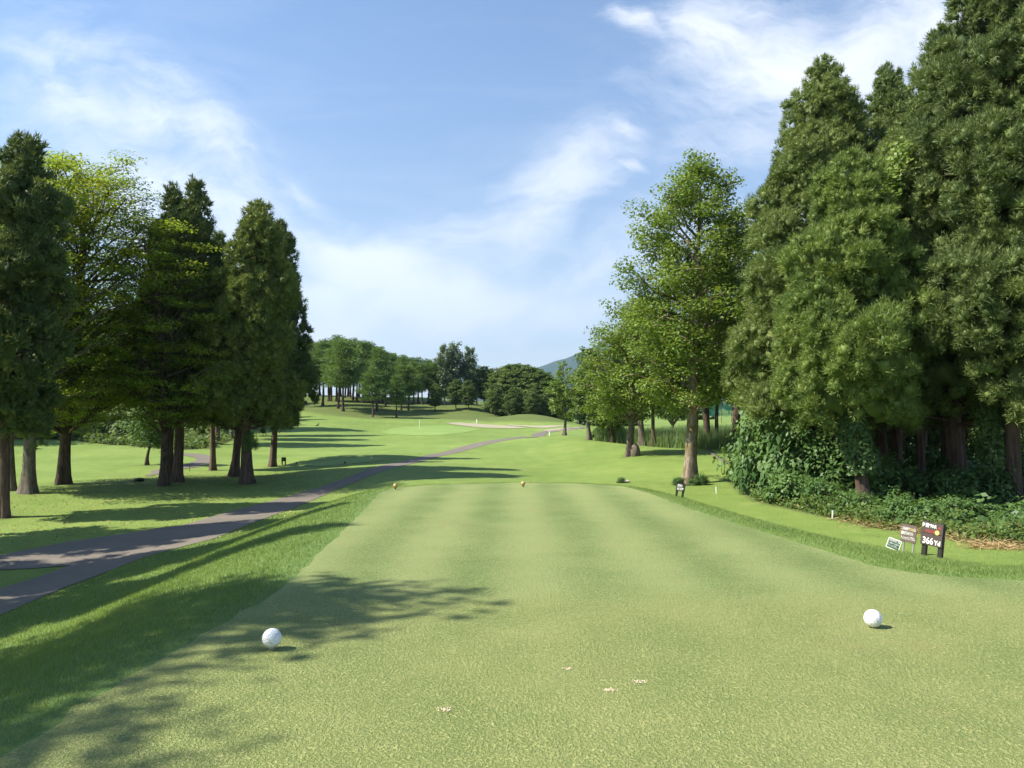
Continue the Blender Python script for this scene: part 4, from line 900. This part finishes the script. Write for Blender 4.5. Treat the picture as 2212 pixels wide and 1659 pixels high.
def text(name, s, size, x, z, y, mat, parent, width=None, bold=.0, align='LEFT'):
    cu = bpy.data.curves.new('t', 'FONT'); cu.body = s; cu.size = size; cu.extrude = .0012; cu.offset = bold; cu.align_x = align
    to = bpy.data.objects.new('t', cu); col.objects.link(to)
    dg = bpy.context.evaluated_depsgraph_get(); dg.update(); me = bpy.data.meshes.new_from_object(to.evaluated_get(dg))
    col.objects.unlink(to); bpy.data.objects.remove(to); bpy.data.curves.remove(cu)
    me.name = name; n = len(me.vertices); co = np.empty(n * 3, np.float32)
    if n:
        me.vertices.foreach_get('co', co); c = co.reshape(-1, 3); w = c[:, 0].max() - c[:, 0].min()
        k = (width / w) if width else 1.0
        c2 = np.column_stack([x + (c[:, 0] - (c[:, 0].min() if align == 'LEFT' else 0)) * k, y - c[:, 2], z + c[:, 1]]).astype(np.float32)
        me.vertices.foreach_set('co', c2.ravel()); me.update()
    me.materials.clear(); me.materials.append(M[mat]); return obj(name, me, parent)

def rotz_tilt(o, rz, roll=0.0, pitch=0.0): o.rotation_euler = (R(pitch), R(roll), R(rz))
# yardage sign: board 0.29 wide, posts to 0.53 high; faces the tee, its right edge nearer
x, y, z = hit(2008, 1206); sg = thing('yardage_sign', 'black wooden yardage sign reading 366 Yd on two square posts', 'sign', (x, y, z)); rotz_tilt(sg, -50, 6.5); sg.scale = (.86, .9, .92)
boxes('post', [(-.135, -.065, -.02, .05, -.15, .56)], 'black_wood', sg); boxes('post', [(.115, .185, -.02, .05, -.15, .56)], 'black_wood', sg)
boxes('board', [(-.155, .180, -.040, -.022, .20, .38), (-.155, .180, -.040, -.022, .382, .555)], 'brown_board', sg)
text('lettering', '妙高9PAR', .072, -.145, .475, -.041, 'white_paint', sg, width=.225, bold=.002)
text('lettering', '4', .072, .105, .465, -.041, 'red_paint', sg, width=.035, bold=.002)
text('lettering', 'HDCP', .058, -.085, .395, -.041, 'red_paint', sg, width=.145, bold=.001)
text('lettering', '366', .135, -.12, .225, -.041, 'white_paint', sg, width=.165, bold=.003)
text('lettering', 'Yd', .10, .055, .225, -.041, 'white_paint', sg, width=.10, bold=.003)
bm = bmesh.new(); bmesh.ops.create_cone(bm, cap_ends=True, segments=28, radius1=.035, radius2=.035, depth=.008); bmesh.ops.rotate(bm, cent=(0, 0, 0), matrix=Matrix.Rotation(R(90), 3, 'X'), verts=bm.verts)
bmesh.ops.translate(bm, vec=(.095, -.045, .415), verts=bm.verts); me = bpy.data.meshes.new('disc'); bm.to_mesh(me); bm.free(); me.materials.append(M['yellow_paint']); obj('disc', me, sg)
# rule sign on two steel pipes
x, y, z = hit(1960, 1196); s2 = thing('notice_sign', 'grey brown notice board with three lines of Japanese on two steel pipes', 'sign', (x, y, z)); rotz_tilt(s2, -46, 6); s2.scale = (.78, .9, 1.05)
for px_ in (-.085, .10):
    tV, tF = tubes([(np.array([[px_, 0, -.15], [px_, 0, .2], [px_, 0, .27]]), np.array([.019, .019, .019]), 14)]); obj('post', np_mesh('post', tV, tF, M['steel'], True), s2)
boxes('board', [(-.148, .148, -.034, -.020, .175, .435)], 'grey_board', s2)
text('lettering', 'この先前組まで', .05, -.135, .355, -.0345, 'white_paint', s2, width=.155, bold=.001)
text('lettering', '230yd', .05, .025, .355, -.0345, 'yellow_paint', s2, width=.065, bold=.001)
text('lettering', '以上、', .05, .093, .355, -.0345, 'white_paint', s2, width=.045, bold=.001)
text('lettering', '間隔を確かめてから', .055, -.138, .285, -.0345, 'white_paint', s2, width=.225, bold=.001)
text('lettering', 'ティショットして下さい。', .055, -.138, .215, -.0345, 'white_paint', s2, width=.27, bold=.001)
# small tilted green plate
x, y, z = hit(1925, 1190); s3 = thing('notice_plate', 'small tilted green notice plate with a white border leaning at the left of the signs', 'sign', (x, y, z)); rotz_tilt(s3, -35, 19); s3.scale = (.86, .9, .95)
def rrect(w, h, rad, y0, y1, zc, name, mat, parent):
    bm = bmesh.new(); pts = []
    for cx_, cz_, a0 in ((w/2-rad, h/2-rad, 0), (-w/2+rad, h/2-rad, 90), (-w/2+rad, -h/2+rad, 180), (w/2-rad, -h/2+rad, 270)):
        for k in range(6):
            a = R(a0 + 18 * k); pts.append((cx_ + rad * math.cos(a), cz_ + rad * math.sin(a)))
    f = bm.faces.new([bm.verts.new((a, y0, zc + b_)) for a, b_ in pts]); ex = bmesh.ops.extrude_face_region(bm, geom=[f])
    bmesh.ops.translate(bm, vec=(0, y1 - y0, 0), verts=[v for v in ex['geom'] if isinstance(v, bmesh.types.BMVert)]); bmesh.ops.recalc_face_normals(bm, faces=bm.faces)
    me = bpy.data.meshes.new(name); bm.to_mesh(me); bm.free(); me.materials.append(M[mat]); return obj(name, me, parent)
rrect(.235, .185, .022, -.004, .004, .125, 'plate', 'white_paint', s3); rrect(.205, .150, .004, -.0065, -.0045, .125, 'panel', 'green_panel', s3)
text('lettering', '先行組の確認後、打球', .034, -.095, .165, -.0070, 'white_paint', s3, width=.19, bold=.0006)
text('lettering', 'して前のカートは止めて', .034, -.095, .120, -.0070, 'white_paint', s3, width=.19, bold=.0006)
text('lettering', 'プレーして下さい。', .034, -.095, .075, -.0070, 'white_paint', s3, width=.175, bold=.0006)
tV, tF = tubes([(np.array([[0, .012, -.12], [0, .012, .08], [0, .012, .15]]), np.array([.008, .008, .008]), 8)]); obj('stake', np_mesh('stake', tV, tF, M['steel'], True), s3)
# small black sign by the mossy trunk, and the one at the forward tee
for i, (px, py, rz, roll, hh, lb) in enumerate([(1467, 1075, -20, 10, .31, 'small black sign with white lettering on two posts by the mossy tree'), (613, 1004, 0, 1, .40, 'small dark sign on two legs at the forward tee')]):
    x, y, z = hit(px, py); s4 = thing('small_sign', lb, 'sign', (x, y, z)); rotz_tilt(s4, rz, roll); k = hh / .41
    s4.scale = (k, k, k)
    boxes('post', [(-.12, -.06, 0, .05, -.1, .40)], 'black_wood', s4); boxes('post', [(.05, .11, 0, .05, -.1, .40)], 'black_wood', s4); boxes('board', [(-.13, .12, -.022, -.002, .19, .41)], 'black_wood', s4)
    if i == 0: text('lettering', '赤杭', .085, -.10, .31, -.0225, 'white_paint', s4, width=.14, bold=.002); text('lettering', '前3打', .085, -.10, .22, -.0225, 'white_paint', s4, width=.19, bold=.002)
    else: text('lettering', 'Ｌ', .12, -.05, .25, -.0225, 'steel', s4, width=.09, bold=.002)
# white stakes
for i, (px, py, top, w, lb) in enumerate([(1798,1120,1103,.030,'white stake on the grass left of the signs'),(1547,1066,1051,.028,'white stake right of the small black sign'),(1571,1026,1010,.035,'white stake in front of the far end of the bush'),
                                  (1187,941,932,.10,'white post on the fairway left of the lone young tree'),(1030,914,906,.12,'white post on the lawn above the long bunker')]):
    x, y, z = hit(px, py); h = (py - top) / F0 * y; o = thing('marker_stake', lb, 'stake', (x, y, z), 'white marker stakes'); rotz_tilt(o, -15, [2, -2, 3, 0, 0][i])
    boxes('stake', [(-w / 2, w / 2, -w / 2, w / 2, -.12, h)], 'white_paint', o, .004)
x, y, z = hit(410, 1018); boxes('thin_stake', [(x - .012, x + .012, y - .012, y + .012, z - .1, z + .35)], 'bark' , None); tag(bpy.data.objects['thin_stake'], 'thin dark stake beside the gravel path on the left', 'stake')
x, y, z = hit(906, 926); tV, tF = tubes([(np.array([[x, y, z - .2], [x, y, z + 1.0], [x, y, z + 1.0]]), np.array([.012, .012, .012]), 6)])
tag(obj('flagstick', np_mesh('flagstick', tV, tF, M['white_paint'])), 'thin flagstick standing on the putting green', 'flagstick')
# bird on the fairway
x, y, z = hit(686, 920); M['bird'] = simple('dark_feathers', (.02, .018, .012), .6)
bt = [(np.array([[-.26, 0, .02], [-.14, 0, .05], [-.02, 0, .08], [.07, 0, .13], [.11, 0, .22], [.13, 0, .30], [.16, 0, .33], [.21, 0, .32]]), np.array([.012, .045, .085, .085, .05, .035, .04, .006]), 10),
      (np.array([[0, .03, .05], [0, .03, -.02]]), np.array([.008, .008]), 4), (np.array([[0, -.03, .05], [0, -.03, -.02]]), np.array([.008, .008]), 4)]
tV, tF = tubes(bt); tag(obj('bird', np_mesh('bird', tV, tF, M['bird'], True), loc=(x, y, z)), 'small dark bird standing on the sunny fairway', 'bird')
# burl at the foot of the leaning trunk
def rock(name, label, cat, loc, s, mat, seed):
    bm = bmesh.new(); bmesh.ops.create_icosphere(bm, subdivisions=3, radius=1); r = np.random.default_rng(seed); k = r.normal(size=(6, 3)) * 1.8; ph = r.uniform(0, 6, 6)
    for v in bm.verts:
        f = 1 + sum(math.sin(v.co.dot(Vector(k[i])) + ph[i]) for i in range(6)) * .055; v.co = Vector((v.co.x * s[0], v.co.y * s[1], v.co.z * s[2])) * f
    me = bpy.data.meshes.new(name); bm.to_mesh(me); bm.free(); me.materials.append(M[mat]); me.polygons.foreach_set('use_smooth', [True] * len(me.polygons))
    return tag(obj(name, me, loc=loc), label, cat)
x, y, z = base(1371, 40.7); rock('tree_burl', 'round woody stump leaning on the foot of the leaning trunk', 'stump', (x, y, z + .2), (.24, .24, .42), 'bark_grey', 1)
# pile of cut stones and a weed at the end of the tee
x, y, z = hit(1345, 1043)
M['stone'] = simple('pale_stone', (.55, .50, .42), .9, var=.1, bump=.5, bscale=15)
rock('stone', 'flat pale stone beside a small weed beyond the end of the tee', 'stone', (x + .12, y, z + .06), (.16, .12, .05), 'stone', 2)
rock('stone', 'dark low stone left of the flat pale one', 'stone', (x - .12, y, z + .03), (.12, .1, .05), 'bark_grey', 3)
plant('weed', 'small leafy weed growing between the two stones', 'weed', (x - .05, y - .03, z), SP[1], s=(.22, .22, .26), names=('stem', 'foliage'))
x, y, z = hit(299, 1040); rock('sprinkler_box', 'dark low valve box in the shade under the left trees', 'valve box', (x, y, z + .06), (.22, .18, .09), 'black_wood', 5)
# weeds round the foot of the mossy trunk
for i, (px, Y, h, lb) in enumerate([(1512,29.3,.42,'leafy weed right of the foot of the mossy trunk'),(1466,29.2,.35,'leafy weed left of the foot of the mossy trunk'),(1494,29.1,.25,'low weed in front of the mossy trunk')]):
    plant('weed', lb, 'weed', base(px, Y), SP[i], None, s=(h, h, h), names=('stem', 'foliage'))
plant('leaf_shoot', 'leafy shoots sprouting low on the olive cedar trunk', 'shoot', (base(540, 31.2)[0], 31.2, base(540, 31.2)[2] + 1.3), (None, SP[2][1]), s=(.4, .3, .9), names=('stem', 'foliage'))
# timber drain edging
de = [hit(*p) for p in [(1524, 969), (1540, 982), (1556, 993), (1590, 1010), (1612, 1022), (1632, 1035)]]
V = []; F = []
for i, p in enumerate(de):
    for dx, dz in ((-.09, -.1), (-.09, .07), (.09, .07), (.09, -.1)): V.append((p[0] + dx, p[1], p[2] + dz))
for i in range(len(de) - 1):
    for k in range(3): F.append((i * 4 + k, i * 4 + k + 1, i * 4 + 5 + k, i * 4 + 4 + k))
tag(obj('timber_edging', np_mesh('timber_edging', V, F, M['bark_grey'])), 'low brown timber edging along the ditch beside the bush', 'edging')
# practice net
M['net'] = simple('teal_net', (.02, .20, .15), .7)
def net():
    o = thing('practice_net', 'teal practice net on thin poles far behind the right trunks', 'net', base(1570, 118))
    b0 = Vector(o.location)
    xs = [base(p, 118)[0] for p in (1530, 1558, 1580, 1604, 1632, 1660)]
    for x_ in xs:
        zg = gz(x_, 118) - b0.z
        tV, tF = tubes([(np.array([[x_ - b0.x, 0, zg - .3], [x_ - b0.x, 0, zg + 3.0]]), np.array([.04, .04]), 6)]); obj('pole', np_mesh('pole', tV, tF, M['bark']), o)
    bars = []
    for k in range(16):
        zt = 2.9 - k * .11
        bars.append((np.array([[xs[0] - b0.x + (xs[-1] - xs[0]) * s_, .02, zt - .18 * math.sin(s_ * math.pi * 5) ** 2 + gz(xs[0], 118) - b0.z] for s_ in np.linspace(0, 1, 31)]), np.full(31, .022), 4))
    for s_ in np.linspace(0, 1, 90):
        x_ = xs[0] - b0.x + (xs[-1] - xs[0]) * s_; bars.append((np.array([[x_, .02, 2.9 + gz(xs[0], 118) - b0.z], [x_, .02, 1.2 + gz(xs[0], 118) - b0.z]]), np.full(2, .018), 3))
    tV, tF = tubes(bars); obj('net', np_mesh('net', tV, tF, M['net']), o)
net()

ORD = 'first second third fourth fifth sixth seventh eighth ninth tenth eleventh twelfth thirteenth fourteenth fifteenth sixteenth seventeenth eighteenth nineteenth twentieth'.split()
ORD += ['twenty-' + w for w in ORD[:9]] + ['thirtieth'] + ['thirty-' + w for w in ORD[:9]] + ['fortieth']
for grp, txt in (('larches on the far slope', '%s thin trunked larch from the left in the open row on the far slope'), ('larches along the top of the far slope', '%s larch from the left in the back row along the hilltop'),
                 ('trees of the dark wood behind the mound', '%s round crowned tree from the left in the dark wood behind the mound'), ('undergrowth of the far wood', '%s dark bush from the left under the far wood'),
                 ('undergrowth of the left wood', '%s shaded bush from the left at the foot of the left wood'), ('distant trees beyond the far right lawn', '%s distant tree from the left across the far right lawn'),
                 ('trees of the wood behind the left lawn', '%s shaded tree from the left in the wood behind the left lawn')):
    ms = sorted([o for o in col.objects if o.parent is None and o.get('group') == grp], key=lambda o: o.location.x / o.location.y)
    for i, o in enumerate(ms): o['label'] = txt % ORD[i]
# ------------------------------------------------------------------ air
def haze(d):
    bm = bmesh.new(); box_bm(bm, -9000, 9000, -80, 8600, -45, 1100, 0); me = bpy.data.meshes.new('haze'); bm.to_mesh(me); bm.free()
    m = bpy.data.materials.new('haze'); m.use_nodes = True; t = NT(m.node_tree)
    v = t.n('ShaderNodeVolumePrincipled', {'Color': (.50, .74, 1.0, 1), 'Density': d, 'Anisotropy': .2}); t.n('ShaderNodeOutputMaterial', {'Volume': v.outputs[0]})
    me.materials.append(m); tag(obj('haze', me), 'pale blue summer haze over the far trees and mountains', kind='stuff')
haze(.00010)
